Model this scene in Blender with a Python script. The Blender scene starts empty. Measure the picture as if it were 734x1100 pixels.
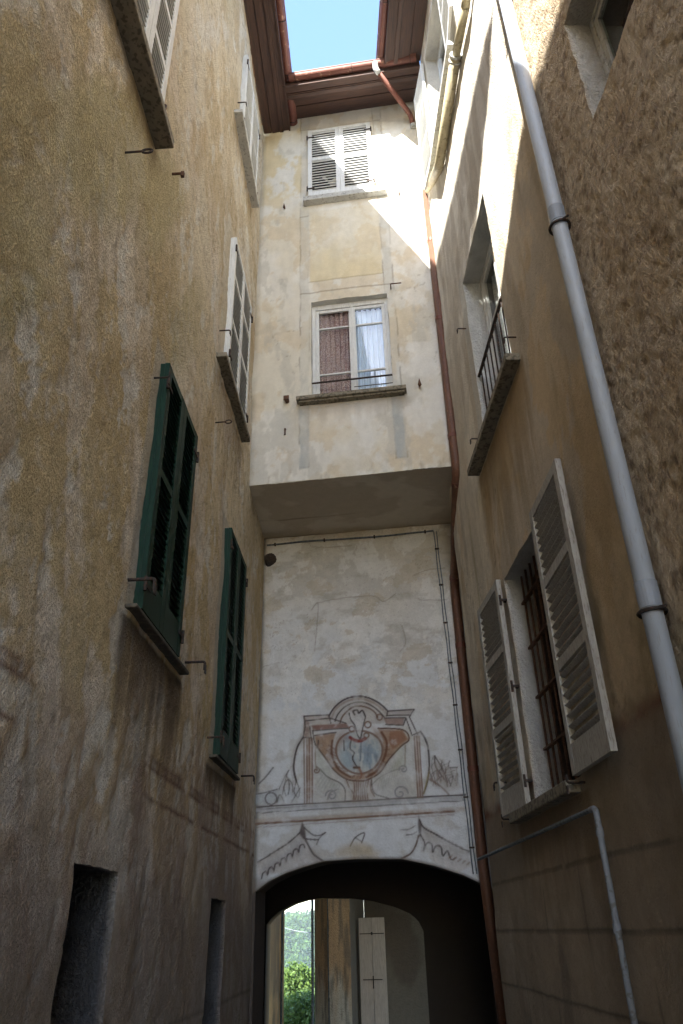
import bpy, math, random
import numpy as np
from mathutils import Vector, Matrix
R = math.radians
random.seed(7)
scene = bpy.context.scene
COL = scene.collection

# ------------------------------------------------------------------ camera
CF = 803.8; PITCH, ROLL = 0.50819876, -0.02663776      # focal length in photo pixels (734 x 1100)
AL, AR, AX = 0.03633498, -0.03894658, 0.12874695       # directions of left wall, right wall, end facade
fw = np.array([0, math.cos(PITCH), math.sin(PITCH)]); up = np.array([0, -math.sin(PITCH), math.cos(PITCH)]); rt = np.array([1., 0, 0])
c_r = rt*math.cos(ROLL)+up*math.sin(ROLL); c_u = -rt*math.sin(ROLL)+up*math.cos(ROLL)
EYE = np.array([0, 0, 1.6])
cam = bpy.data.cameras.new('camera'); camo = bpy.data.objects.new('camera', cam); COL.objects.link(camo)
camo.matrix_world = Matrix(((c_r[0], c_u[0], -fw[0], EYE[0]), (c_r[1], c_u[1], -fw[1], EYE[1]), (c_r[2], c_u[2], -fw[2], EYE[2]), (0, 0, 0, 1)))
cam.sensor_fit = 'VERTICAL'; cam.sensor_height = 24; cam.lens = 24*CF/1100; cam.clip_start = .05; cam.clip_end = 6000
scene.camera = camo

# ------------------------------------------------------------------ sky, sun, exposure
SUN = Vector((1.0, 2.9, -1.74)).normalized()           # direction the light travels
el = math.asin(-SUN.z); az = math.atan2(-SUN.x, -SUN.y)  # azimuth of the sun, clockwise from +Y
w = bpy.data.worlds.new('World'); scene.world = w; w.use_nodes = True
nt = w.node_tree; bg = nt.nodes['Background']; sky = nt.nodes.new('ShaderNodeTexSky')
sky.sky_type = 'NISHITA'; sky.sun_disc = False; sky.sun_elevation = el; sky.sun_rotation = az
sky.air_density = 1.0; sky.dust_density = .6; sky.ozone_density = 2.0
nt.links.new(sky.outputs[0], bg.inputs[0]); bg.inputs[1].default_value = 0.14
sl = bpy.data.lights.new('sun', 'SUN'); sl.energy = 5; sl.angle = R(.53); sl.color = (1, .965, .90)
so = bpy.data.objects.new('sun', sl); COL.objects.link(so); so.rotation_euler = SUN.to_track_quat('-Z', 'Y').to_euler(); so.location = (-10, -30, 30)
vs = scene.view_settings; vs.view_transform = 'Standard'; vs.look = 'None'; vs.gamma = 1; vs.exposure = 2.65
scene.cycles.max_bounces = 10; scene.cycles.diffuse_bounces = 9

# ------------------------------------------------------------------ helpers
def ray(x, y):
    d = c_r*(x-367)/CF - c_u*(y-550)/CF + fw
    return d/np.linalg.norm(d)
def projv(P):
    d = P-EYE; z = d@fw; z = np.where(z < .05, .05, z)
    return 367+CF*(d@c_r)/z, 550-CF*(d@c_u)/z
class Frame:
    """wall frame: x along the wall, y into the wall, z up"""
    def __init__(s, P, ang):
        s.P = np.array([P[0], P[1], 0.]); s.ang = ang
        s.ux = np.array([math.cos(ang), math.sin(ang), 0]); s.uy = np.array([-math.sin(ang), math.cos(ang), 0])
    def at(s, x, y, d=0.):
        r_ = ray(x, y); h = EYE + r_*(((s.P+s.uy*d-EYE)@s.uy)/(r_@s.uy)); v = h-s.P
        return (float(v@s.ux), d, float(h[2]))
    def w(s, x, y, z):
        return s.P + np.multiply.outer(x, s.ux) + np.multiply.outer(y, s.uy) + np.multiply.outer(z, np.array([0, 0, 1.]))
LF = Frame((-1.177, 8.152), math.pi/2-AL)
RF = Frame((1.4407, 7.8135), math.atan2(-math.cos(AR), -math.sin(AR)))
XF = Frame((-1.177, 8.152), -AX)
WF = Frame((-1.12, 9.6), -AX)

def tag(o, label=None, cat=None, group=None, kind=None):
    if label: o['label'] = label
    if cat: o['category'] = cat
    if group: o['group'] = group
    if kind: o['kind'] = kind
    return o
def empty(name, fr=None, loc=(0, 0, 0), rot=0):
    o = bpy.data.objects.new(name, None); COL.objects.link(o)
    if fr is not None:
        p = fr.w(loc[0], loc[1], loc[2]); o.location = tuple(p); o.rotation_euler = (0, 0, fr.ang+rot)
    else:
        o.location = loc; o.rotation_euler = (0, 0, rot)
    o.empty_display_size = .1
    return o
class MB:
    def __init__(s): s.v = []; s.f = []; s.c = None
    def add(s, vs_, fs): n = len(s.v); s.v += [tuple(p) for p in vs_]; s.f += [tuple(i+n for i in f) for f in fs]; return s
    def box(s, x0, x1, y0, y1, z0, z1, M=None):
        p = [(x0,y0,z0),(x1,y0,z0),(x1,y1,z0),(x0,y1,z0),(x0,y0,z1),(x1,y0,z1),(x1,y1,z1),(x0,y1,z1)]
        if M is not None: p = [tuple(M@Vector(q)) for q in p]
        return s.add(p, [(0,3,2,1),(4,5,6,7),(0,1,5,4),(1,2,6,5),(2,3,7,6),(3,0,4,7)])
    def prism(s, poly, x0, x1):
        """poly of (y,z) extruded along x"""
        n = len(poly); p = [(x0, a, b) for a, b in poly]+[(x1, a, b) for a, b in poly]
        return s.add(p, [tuple(range(n)), tuple(range(2*n-1, n-1, -1))]+[(i, i+n, (i+1) % n+n, (i+1) % n) for i in range(n)])
    def tube(s, pts, r, n=10, cap=True, rs=None):
        pts = [Vector(p) for p in pts]; rings = []; base = len(s.v)
        t0 = (pts[1]-pts[0]).normalized(); a = t0.orthogonal().normalized()
        for i, p in enumerate(pts):
            if i == 0: t = pts[1]-pts[0]
            elif i == len(pts)-1: t = pts[-1]-pts[-2]
            else: t = (pts[i+1]-pts[i]).normalized()+(pts[i]-pts[i-1]).normalized()
            t.normalize(); a = (a-t*a.dot(t)).normalized(); b = t.cross(a); rr = rs[i] if rs else r
            s.v += [tuple(p+(a*math.cos(2*math.pi*k/n)+b*math.sin(2*math.pi*k/n))*rr) for k in range(n)]
        for i in range(len(pts)-1):
            for k in range(n):
                q = base+i*n; s.f.append((q+k, q+(k+1) % n, q+n+(k+1) % n, q+n+k))
        if cap:
            s.f.append(tuple(base+k for k in range(n-1, -1, -1))); q = base+(len(pts)-1)*n; s.f.append(tuple(q+k for k in range(n)))
        return s
    def build(s, name, mat, parent=None, smooth=False, bevel=0, cols=None):
        me = bpy.data.meshes.new(name); me.from_pydata(s.v, [], s.f); me.update()
        me.materials.append(mat)
        if cols is not None:
            ca = me.color_attributes.new('Col', 'FLOAT_COLOR', 'POINT'); buf = np.ones((len(s.v), 4)); buf[:, :3] = cols; ca.data.foreach_set('color', buf.ravel())
        o = bpy.data.objects.new(name, me); COL.objects.link(o)
        if parent: o.parent = parent
        if smooth: me.polygons.foreach_set('use_smooth', [True]*len(me.polygons))
        if bevel:
            b = o.modifiers.new('b', 'BEVEL'); b.width = bevel; b.segments = 2; b.limit_method = 'ANGLE'
        return o
def bend(pts, r=.06, n=5):
    """round the corners of a pipe path"""
    P = [Vector(p) for p in pts]; out = [P[0]]
    for i in range(1, len(P)-1):
        a = (P[i-1]-P[i]); b = (P[i+1]-P[i]); rr = min(r, a.length*.45, b.length*.45)
        A = P[i]+a.normalized()*rr; B = P[i]+b.normalized()*rr
        for k in range(n+1):
            t = k/n; out.append(A*(1-t)**2+P[i]*2*t*(1-t)+B*t*t)
    out.append(P[-1]); return out

def hash2(ix, iy, seed):
    n = (ix.astype(np.int64)*374761393 + iy.astype(np.int64)*668265263 + seed*1442695041) & 0x7fffffff
    n = (n ^ (n >> 13))*1274126177 & 0x7fffffff
    return ((n ^ (n >> 16)) & 0xffff)/65535.
def vnoise(x, y, seed=0):
    ix = np.floor(x); iy = np.floor(y); fx = x-ix; fy = y-iy; fx = fx*fx*(3-2*fx); fy = fy*fy*(3-2*fy)
    a = hash2(ix, iy, seed); b = hash2(ix+1, iy, seed); c = hash2(ix, iy+1, seed); d = hash2(ix+1, iy+1, seed)
    return (a*(1-fx)+b*fx)*(1-fy)+(c*(1-fx)+d*fx)*fy
def fbm(x, y, seed=0, o=5, g=.5):
    s = 0; a = 1; t = 0
    for i in range(o):
        ca_, sa_ = math.cos(.7+i*1.1), math.sin(.7+i*1.1)
        s = s+a*vnoise((x*ca_-y*sa_)*2**i+i*3.7, (x*sa_+y*ca_)*2**i, seed+i*17); t += a; a *= g
    return s/t
def sst(a, b, x):
    t = np.clip((x-a)/(b-a), 0, 1); return t*t*(3-2*t)
def mix(a, b, t):
    t = np.asarray(t)[..., None]; return a*(1-t)+np.asarray(b)*t

# ------------------------------------------------------------------ materials
def new_mat(name):
    m = bpy.data.materials.new(name); m.use_nodes = True; return m, m.node_tree, m.node_tree.nodes['Principled BSDF']
def plaster(name, grain=55, bump=.5, dist=.01, var=.22, pits=0, rough=.95):
    m, n, b = new_mat(name); N = n.nodes.new; L = n.links.new
    at = N('ShaderNodeAttribute'); at.attribute_name = 'Col'
    tc = N('ShaderNodeTexCoord')
    n1 = N('ShaderNodeTexNoise'); n1.inputs['Scale'].default_value = grain; n1.inputs['Detail'].default_value = 8; n1.inputs['Roughness'].default_value = .65
    n2 = N('ShaderNodeTexNoise'); n2.inputs['Scale'].default_value = grain*.16; n2.inputs['Detail'].default_value = 6; n2.inputs['Roughness'].default_value = .7
    for q in (n1, n2): L(tc.outputs['Object'], q.inputs['Vector'])
    ad = N('ShaderNodeMath'); ad.operation = 'ADD'; L(n1.outputs['Fac'], ad.inputs[0]); L(n2.outputs['Fac'], ad.inputs[1])
    mr = N('ShaderNodeMapRange'); mr.inputs['From Min'].default_value = .6; mr.inputs['From Max'].default_value = 1.4; mr.inputs['To Min'].default_value = 1-var; mr.inputs['To Max'].default_value = 1+var
    L(ad.outputs[0], mr.inputs['Value'])
    mu = N('ShaderNodeVectorMath'); mu.operation = 'SCALE'; L(at.outputs['Color'], mu.inputs[0]); L(mr.outputs[0], mu.inputs['Scale'])
    L(mu.outputs[0], b.inputs['Base Color']); b.inputs['Roughness'].default_value = rough; b.inputs['Specular IOR Level'].default_value = .2
    lo = N('ShaderNodeMath'); lo.operation = 'MULTIPLY_ADD'; lo.inputs[1].default_value = .3; L(n2.outputs['Fac'], lo.inputs[0]); L(n1.outputs['Fac'], lo.inputs[2]); h = lo.outputs[0]
    if pits:
        v = N('ShaderNodeTexNoise'); v.inputs['Scale'].default_value = pits; v.inputs['Detail'].default_value = 5; v.inputs['Roughness'].default_value = .6
        mp = N('ShaderNodeMapping'); mp.inputs['Rotation'].default_value = (0, R(35), 0); mp.inputs['Scale'].default_value = (1.6, 1, .8)
        L(tc.outputs['Object'], mp.inputs[0]); L(mp.outputs[0], v.inputs['Vector'])
        r2 = N('ShaderNodeMapRange'); r2.interpolation_type = 'SMOOTHSTEP'; r2.inputs['From Min'].default_value = .36; r2.inputs['From Max'].default_value = .58; r2.inputs['To Max'].default_value = 1.6; L(v.outputs['Fac'], r2.inputs['Value'])
        a2 = N('ShaderNodeMath'); a2.operation = 'ADD'; L(h, a2.inputs[0]); L(r2.outputs[0], a2.inputs[1]); h = a2.outputs[0]
    bp = N('ShaderNodeBump'); bp.inputs['Strength'].default_value = bump; bp.inputs['Distance'].default_value = dist
    L(h, bp.inputs['Height']); L(bp.outputs[0], b.inputs['Normal'])
    return m
def simple(name, col, rough=.6, metal=0, var=.25, scale=12, col2=None, thr=.5, bump=.15, stretch=(1, 1, 1), spec=.4):
    """paint / wood / iron with worn patches of a second colour"""
    m, n, b = new_mat(name); N = n.nodes.new; L = n.links.new
    tc = N('ShaderNodeTexCoord'); mp = N('ShaderNodeMapping'); mp.inputs['Scale'].default_value = stretch; L(tc.outputs['Object'], mp.inputs[0])
    n1 = N('ShaderNodeTexNoise'); n1.inputs['Scale'].default_value = scale; n1.inputs['Detail'].default_value = 7; n1.inputs['Roughness'].default_value = .65; L(mp.outputs[0], n1.inputs['Vector'])
    n2 = N('ShaderNodeTexNoise'); n2.inputs['Scale'].default_value = scale*2.7; n2.inputs['Detail'].default_value = 6; L(mp.outputs[0], n2.inputs['Vector'])
    mr = N('ShaderNodeMapRange'); mr.inputs['From Min'].default_value = .25; mr.inputs['From Max'].default_value = .75; mr.inputs['To Min'].default_value = 1-var; mr.inputs['To Max'].default_value = 1+var; L(n1.outputs['Fac'], mr.inputs['Value'])
    c2 = col2 or tuple(c*.6 for c in col)
    r2 = N('ShaderNodeMapRange'); r2.inputs['From Min'].default_value = thr; r2.inputs['From Max'].default_value = thr+.06; L(n2.outputs['Fac'], r2.inputs['Value'])
    mx = N('ShaderNodeMix'); mx.data_type = 'RGBA'; mx.inputs['A'].default_value = (*col, 1); mx.inputs['B'].default_value = (*c2, 1); L(r2.outputs[0], mx.inputs['Factor'])
    mu = N('ShaderNodeVectorMath'); mu.operation = 'SCALE'; L(mx.outputs['Result'], mu.inputs[0]); L(mr.outputs[0], mu.inputs['Scale'])
    L(mu.outputs[0], b.inputs['Base Color']); b.inputs['Roughness'].default_value = rough; b.inputs['Metallic'].default_value = metal; b.inputs['Specular IOR Level'].default_value = spec
    bp = N('ShaderNodeBump'); bp.inputs['Strength'].default_value = bump; bp.inputs['Distance'].default_value = .005; L(n1.outputs['Fac'], bp.inputs['Height']); L(bp.outputs[0], b.inputs['Normal'])
    return m
def glassmat(name, tint=(.9, .95, .95)):
    m = bpy.data.materials.new(name); m.use_nodes = True; n = m.node_tree; n.nodes.clear(); N = n.nodes.new; L = n.links.new
    o = N('ShaderNodeOutputMaterial'); t = N('ShaderNodeBsdfTransparent'); t.inputs[0].default_value = (*tint, 1); g = N('ShaderNodeBsdfGlossy'); g.inputs['Roughness'].default_value = .03
    f = N('ShaderNodeLayerWeight'); f.inputs['Blend'].default_value = .5; ns = N('ShaderNodeTexNoise'); ns.inputs['Scale'].default_value = 2.5
    bp = N('ShaderNodeBump'); bp.inputs['Strength'].default_value = .06; bp.inputs['Distance'].default_value = .02; L(ns.outputs['Fac'], bp.inputs['Height']); L(bp.outputs[0], g.inputs['Normal'])
    p = N('ShaderNodeMath'); p.operation = 'POWER'; p.inputs[1].default_value = 4.0; L(f.outputs['Facing'], p.inputs[0])
    a = N('ShaderNodeMath'); a.operation = 'MULTIPLY_ADD'; a.inputs[1].default_value = .9; a.inputs[2].default_value = .09; L(p.outputs[0], a.inputs[0])
    mx = N('ShaderNodeMixShader'); L(a.outputs[0], mx.inputs[0]); L(t.outputs[0], mx.inputs[1]); L(g.outputs[0], mx.inputs[2]); L(mx.outputs[0], o.inputs[0])
    return m
M_fine = plaster('smooth_plaster', 60, .35, .008, .10)
M_arch = plaster('limewashed_plaster', 38, .6, .016, .13)
M_left = plaster('roughcast_plaster', 95, .85, .012, .26, pits=58)
M_right = plaster('worn_plaster', 80, .7, .011, .20, pits=48)
M_rough = plaster('coarse_render', 75, .65, .014, .28, pits=36)
M_rev = plaster('reveal_plaster', 50, .35, .01, .12)
M_wood = simple('brown_eave_wood', (.058, .028, .018), .65, var=.45, scale=5, stretch=(.35, 6, 6), col2=(.028, .015, .011), thr=.55)
M_wood_x = simple('brown_soffit_wood', (.058, .028, .018), .65, var=.45, scale=5, stretch=(.35, 6, 6), col2=(.028, .015, .011), thr=.55)
M_copper = simple('copper_pipe', (.12, .055, .032), .55, .15, var=.25, scale=7, col2=(.20, .09, .05), thr=.6, stretch=(3, 3, 1))
M_copper_dull = simple('painted_gutter', (.13, .045, .03), .5, .15, var=.25, scale=6, col2=(.3, .17, .11), thr=.62)
M_grey = simple('grey_plastic_pipe', (.36, .40, .46), .45, var=.07, scale=6, col2=(.31, .33, .36), thr=.6, bump=.12, stretch=(6, 6, .8))
M_sleeve = simple('grey_sleeve', (.22, .245, .28), .5, var=.08, scale=6, col2=(.22, .24, .27), thr=.6)
M_greyd = simple('dirty_grey_pipe', (.20, .22, .25), .5, var=.15, scale=8, col2=(.13, .13, .13), thr=.55)
M_beige = simple('beige_pipe', (.42, .37, .24), .55, var=.2, scale=9, col2=(.24, .21, .13), thr=.58)
M_green = simple('green_shutter_paint', (.005, .026, .015), .6, var=.35, scale=9, col2=(.015, .025, .02), thr=.6, stretch=(3, 3, .6), bump=.1, spec=.2)
M_white = simple('white_shutter_paint', (.60, .61, .60), .55, var=.14, scale=9, col2=(.45, .45, .42), thr=.62, stretch=(3, 3, .6))
M_greyw = simple('weathered_grey_paint', (.37, .355, .32), .75, var=.28, scale=8, col2=(.24, .22, .19), thr=.55, stretch=(5, 5, .9), bump=.4)
M_sill = simple('sill_stone', (.20, .175, .13), .85, var=.3, scale=10, col2=(.10, .09, .065), thr=.52, bump=.4)
M_silld = simple('dark_sill', (.07, .06, .045), .85, var=.3, scale=10, col2=(.12, .10, .07), thr=.56, bump=.4)
M_sillw = simple('sill_pale', (.42, .42, .40), .8, var=.2, scale=10, col2=(.28, .28, .26), thr=.56, bump=.3)
M_iron = simple('rusty_iron', (.035, .028, .024), .7, .4, var=.4, scale=25, col2=(.10, .045, .025), thr=.55)
M_rust = simple('rust', (.12, .06, .035), .85, .2, var=.4, scale=25)
M_dark = simple('dark_interior', (.018, .016, .014), .9, var=.2)  # near-black: shade of unlit rooms and gaps put into the colour
M_darkw = simple('dark_interior_wood', (.05, .035, .025), .7, var=.3)
M_glass = glassmat('window_glass')
M_glassg = glassmat('old_green_glass', (.55, .65, .6))
M_tile = simple('roof_tiles', (.30, .13, .07), .9, var=.4, scale=4, col2=(.2, .12, .09), thr=.5)
M_cable = simple('grey_cable', (.13, .15, .17), .6, var=.2)
M_ground = simple('cobble_paving', (.32, .30, .27), .9, var=.4, scale=6, bump=.6)
M_nest = simple('mud', (.05, .035, .025), 1, var=.4, scale=30, bump=1)

# ------------------------------------------------------------------ wall builder
def lines(a, b, segs, edges):
    """grid coordinates from a to b; segs = [(lo, hi, step)] finer stretches; edges are kept exactly"""
    pts = {round(a, 4), round(b, 4)} | {round(e, 4) for e in edges if a <= e <= b}
    cur = a
    for lo, hi, st in segs:
        n = max(1, int(round((hi-lo)/st)))
        for i in range(n+1): pts.add(round(lo+(hi-lo)*i/n, 4))
    pts = sorted(p for p in pts if a-1e-6 <= p <= b+1e-6)
    out = [pts[0]]; E_ = {round(e, 4) for e in edges} | {round(a, 4), round(b, 4)}
    ms = min(s[2] for s in segs)*.45
    for p in pts[1:]:
        if p-out[-1] < ms:
            if p in E_ and out[-1] not in E_: out[-1] = p
            elif p in E_: out.append(p)
            continue
        out.append(p)
    full = [out[0]]
    for p in out[1:]:
        n = int((p-full[-1])//.6)
        q = full[-1]
        for k in range(n): full.append(q+(p-q)*(k+1)/(n+1))
        full.append(p)
    return np.array(full)
def wall(name, mat, parent, fr, x0, x1, z0, z1, sx, sz, openings, colf, dispf=None, zlow=None, thick=.0, jit=.006, seed=1):
    ex = [o[0] for o in openings]+[o[1] for o in openings]; ez = [o[2] for o in openings]+[o[3] for o in openings]
    X = lines(x0, x1, sx, ex); Z = lines(z0, z1, sz, ez)
    gx, gz = np.meshgrid(X, Z, indexing='ij')
    if zlow is not None:
        lo = zlow(gx); gz = np.where(gz < z0+.6, lo+(gz-z0)/.6*(z0+.6-lo), gz)
    col = colf(gx, gz)
    y = dispf(gx, gz) if dispf is not None else np.zeros_like(gx)
    jx = (vnoise(gx*6, gz*6, seed+90)-.5)*jit*2+(vnoise(gx*30, gz*30, seed+91)-.5)*jit; jz = (vnoise(gx*6, gz*6, seed+92)-.5)*jit*2+(vnoise(gx*30, gz*30, seed+93)-.5)*jit
    px = gx+jx; pz = gz+jz
    nx, nz = gx.shape
    V = np.stack([px, y, pz], -1).reshape(-1, 3); C = col.reshape(-1, 3)
    cx = (X[1:]+X[:-1])/2; cz = (Z[1:]+Z[:-1])/2; keep = np.ones((nx-1, nz-1), bool)
    for o in openings:
        keep &= ~(((cx > o[0]) & (cx < o[1]))[:, None] & ((cz > o[2]) & (cz < o[3]))[None, :])
    i, j = np.nonzero(keep); a = i*nz+j; F = np.stack([a, a+nz, a+nz+1, a+1], -1)
    m = MB(); m.v = V.tolist(); m.f = F.tolist(); C = C.tolist()
    for o in openings:   # reveals
        d = o[4]; rc = o[5]; ix = [k for k in range(nx) if o[0]-1e-4 <= X[k] <= o[1]+1e-4]; iz = [k for k in range(nz) if o[2]-1e-4 <= Z[k] <= o[3]+1e-4]
        loops = [[(ix[0], k) for k in iz], [(ix[-1], k) for k in reversed(iz)], [(k, iz[-1]) for k in ix], [(k, iz[0]) for k in reversed(ix)]]
        for lp in loops:
            rows = []
            for t in (0., .12, .5, 1.):
                row = []
                for (p, q) in lp:
                    v = V[p*nz+q]; row.append(len(m.v)); m.v.append((v[0], v[1]*(1-t)+d*t, v[2]))
                    k = .85+.3*float(vnoise(np.array(v[0]*9+d*t*9), np.array(v[2]*5), 5)); C.append([rc[c]*k if t > 0.05 else col[p, q, c]*.5+rc[c]*.5 for c in range(3)])
                rows.append(row)
            for t in range(3):
                for k in range(len(lp)-1):
                    m.f.append((rows[t][k], rows[t][k+1], rows[t+1][k+1], rows[t+1][k]))
    o = m.build(name, mat, parent, cols=np.array(C))
    o.data.polygons.foreach_set('use_smooth', [True]*len(o.data.polygons))
    return o
def streak(x, z, xa, xb, zt, length, seed=3):
    """dirt washed down below a sill from xa to xb starting at zt"""
    n = vnoise(x*14, z*.6, seed)*.6+vnoise(x*45, z*1.2, seed+1)*.4
    L_ = length*(.35+1.1*n); e = sst(xa-.08, xa+.04, x)*sst(xb+.08, xb-.04, x)
    return e*sst(0, .02, zt-z)*(1-sst(0, 1, (zt-z)/L_))

OCH = np.array([.65, .51, .29]); PALE = np.array([.76, .70, .58]); PINK = np.array([.47, .36, .30]); GREYP = np.array([.47, .44, .39]); OLIVE = np.array([.50, .43, .22]); BR = np.array([.22, .14, .08])

# ================================================================== LEFT HOUSE
TOP = 13.66
XR0 = -11.75      # the tall part of the left house ends here, behind the camera; beyond it is lower
left = empty('house', LF); tag(left, 'tall ochre roughcast house along the left side of the alley, with green and white shutters', 'house', 'old plastered houses round the alley')
GW = [(-3.82, -2.85, 3.37, 5.33), (-1.20, -.22, 3.0, 5.32)]
def left_patch(x, z): return sst(.515, .535, fbm(x*2.1+z*.55, z*.95, 29, 7, .6))*sst(11, 7, z)
def left_col(x, z):
    n = fbm(x*.6+z*.3, z*.5, 11, 6); n2 = fbm(x*1.5+z*.5, z*1.0+x*.3, 23, 6, .6); n3 = fbm(x*4+z, z*2.4, 31, 5, .6)
    c = np.broadcast_to(OCH, x.shape+(3,)).copy()
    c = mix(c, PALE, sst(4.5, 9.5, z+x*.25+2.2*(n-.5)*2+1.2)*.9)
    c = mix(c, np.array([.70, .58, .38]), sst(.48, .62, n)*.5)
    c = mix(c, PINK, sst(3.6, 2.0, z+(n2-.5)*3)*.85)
    pa_ = left_patch(x, z)
    c = mix(c, np.array([.80, .71, .60]), pa_*.75)                                  # pale skimmed patches
    c = mix(c, np.array([.52, .39, .20]), sst(.555, .575, fbm(x*2.2+z*.5, z*1.2, 71, 7, .62))*.45)
    c = mix(c, np.array([.78, .75, .68]), sst(.595, .605, fbm(x*4.5, z*2.4, 73, 7, .62))*.7)
    c = mix(c, np.array([.33, .25, .14]), sst(.60, .65, fbm(x*20, z*16, 75, 4, .7))*.45)
    c = mix(c, np.array([.74, .66, .52]), sst(.60, .65, fbm(x*19, z*15, 79, 4, .7))*.4)
    c = mix(c, OLIVE, sst(.54, .66, fbm(x*.9-z*.4, z*.5, 47, 6))*.6*sst(-2, -4, x))
    c = mix(c, np.array([.52, .38, .20]), sst(.55, .7, fbm(x*1.8, z*.8, 52, 5))*.4)
    c = mix(c, np.array([.25, .20, .17]), sst(2.8, 1.5, z+(n2-.5)*1.2)*.75)  # dado tone, darkened further as shade at the foot of the wall
    c = mix(c, np.array([.24, .22, .14]), sst(.5, .66, n3)*sst(2.2, .6, z)*.5)
    c *= (.91+.18*n3)[..., None]
    for a, b, zt, l in ((-5.8, -4.55, 6.78, .5), (-2.2, -.58, 6.74, 1.2), (-2.2, -.71, 10.9, .5)): c = mix(c, BR*.8, streak(x, z, a, b, zt, l)*.55)
    for a, b, zt, l in ((-3.98, -2.5, 3.3, 1.1), (-1.4, 0., 2.92, .6)): c = mix(c, BR*.35, streak(x, z, a, b, zt, l)*.9)
    for (a, b, z0, z1) in GW:                                                     # pale painted surrounds
        s = sst(a-.17, a-.15, x)*sst(b+.15, b+.13, x)*sst(z0-.02, z0, z)*sst(z1+.14, z1+.12, z); c = mix(c, np.array([.50, .46, .38]), s*(.55+.35*n3))
    s = sst(-2.14, -2.1, x)*sst(-.45, -.5, x)*sst(6.9, 6.92, z)*sst(9.2, 9.17, z); c = mix(c, np.array([.66, .60, .48]), s*.5)
    # painted brown string course, worn off in places
    for zc, wd in ((2.60, .022), (2.55, .012), (2.37, .012)):
        s = np.exp(-((z-zc)/wd)**2)*sst(-3.3, -2.7, x+.3*n3)*.8+np.exp(-((z-zc)/wd)**2)*sst(-4.9, -5.2, x)*.8
        c = mix(c, np.array([.17, .09, .06]), s*sst(.32, .5, fbm(x*3, z*3, 77, 4)))
    for zc in (1.55, 1.05): c = mix(c, np.array([.12, .10, .08]), np.exp(-((z-zc)/.008)**2)*.5*sst(-3.4, -3.2, x))
    # hairline cracks
    cr = np.abs(fbm(x*.8+z*.2, z*.9, 61, 6)-.5); c = mix(c, np.array([.16, .12, .08]), sst(.0035, .0, cr)*.55*sst(.5, .62, fbm(x*.7, z*.7, 64, 3)))
    return c
def left_disp(x, z): return .004*left_patch(x, z)+.006*sst(.595, .605, fbm(x*4.5, z*2.4, 73, 7, .62))-(fbm(x*1.1, z*1.1, 5, 4)-.5)*.05-(fbm(x*9, z*9, 6, 3)-.5)*.007
doors = [(-4.21, -3.5, 0., 1.91, .45, (.085, .085, .09)), (-.92, -.27, 0., 1.86, .4, (.085, .085, .09))]  # near-black reveals: shade of the recesses put into the colour
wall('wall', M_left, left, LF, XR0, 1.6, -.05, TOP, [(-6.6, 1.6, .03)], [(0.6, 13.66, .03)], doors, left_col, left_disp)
def roof(parent, x0, x1, over, zs, zo, thick=.12, run=4.5, rise=1.5, m=M_wood, name='roof'):
    """eave with board soffit (zs at the wall, zo at the outer edge), fascia boards and tiled slope"""
    r_ = MB(); r_.prism([(-over, zo+.10), (-over, zo+.16), (run, zo+.16+rise), (run, zo+.04+rise)], x0, x1)
    ro = r_.build(name, M_tile, parent)
    t = MB(); k = int((x1-x0)/.2)
    for i in range(k):
        cx = x0+.1+i*.2; t.tube([(cx, -over-.03, zo+.165), (cx, run, zo+.165+rise)], .055, 8)
    t.build('roof_tile_rows', M_tile, ro)
    s = MB(); nb = max(3, int(over/.15)); 
    for i in range(nb):
        a = -over*(i+1)/nb+.006; b = -over*i/nb-.004
        za = zs+(zo-zs)*(-a/over); zb = zs+(zo-zs)*(-b/over); q = .012 if i % 2 else 0
        s.prism([(a, za-q), (b, zb-q), (b, zb+.03), (a, za+.03)], x0, x1)
    s.prism([(-over+.002, zo+.03), (0, zs+.031), (0, zs+.045), (-over+.002, zo+.045)], x0, x1)
    s.prism([(-over-.02, zo-.03), (-over+.004, zo-.03), (-over+.004, zo+.12), (-over-.02, zo+.12)], x0, x1)
    s.prism([(-over*.72-.03, zo-.035+(zs-zo)*.28), (-over*.72+.03, zo-.035+(zs-zo)*.28), (-over*.72+.03, zo+.0+(zs-zo)*.28), (-over*.72-.03, zo+.0+(zs-zo)*.28)], x0, x1)
    s.build('soffit', m, ro)
    return ro
def gutter(parent, x0, x1, y, z, r=.07, mat=None, name='gutter'):
    g = MB(); n = 10; p = []
    for i in range(n+1):
        a = math.pi*i/n; p.append((y-r*math.cos(a), z-r*math.sin(a)))
    for i in range(n, -1, -1):
        a = math.pi*i/n; p.append((y-(r-.006)*math.cos(a), z-(r-.006)*math.sin(a)))
    m = len(p); V = [(x0, a, b) for a, b in p]+[(x1, a, b) for a, b in p]
    g.add(V, [(i, (i+1) % m, (i+1) % m+m, i+m) for i in range(m)])
    for i in range(n): g.add([(x0, *p[i]), (x0, *p[i+1]), (x0, y, z)], [(0, 1, 2)]); g.add([(x1, *p[i]), (x1, *p[i+1]), (x1, y, z)], [(0, 2, 1)])
    g.tube([(x0, y-r, z), (x1, y-r, z)], .011, 8)
    o = g.build(name, mat or M_copper_dull, parent)
    k = int((x1-x0)/.8)
    for i in range(k+1):
        b = MB(); cx = x0+.1+i*(x1-x0-.2)/max(1, k)
        b.tube([(cx, y-(r+.006)*math.cos(math.pi*j/8), z-(r+.006)*math.sin(math.pi*j/8)) for j in range(9)], .006, 6)
        b.build('gutter_bracket', M_iron, o)
    return o
rl = roof(left, XR0, -.02, .45, 13.68, 13.70, rise=1.3)
gutter(left, XR0, -.02, -.515, 13.86)
m = MB(); m.box(XR0-14, XR0, 0, .3, -.05, 11.9); m.build('rear_wall', M_left, left, cols=np.tile(OCH, (8, 1)))
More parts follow.
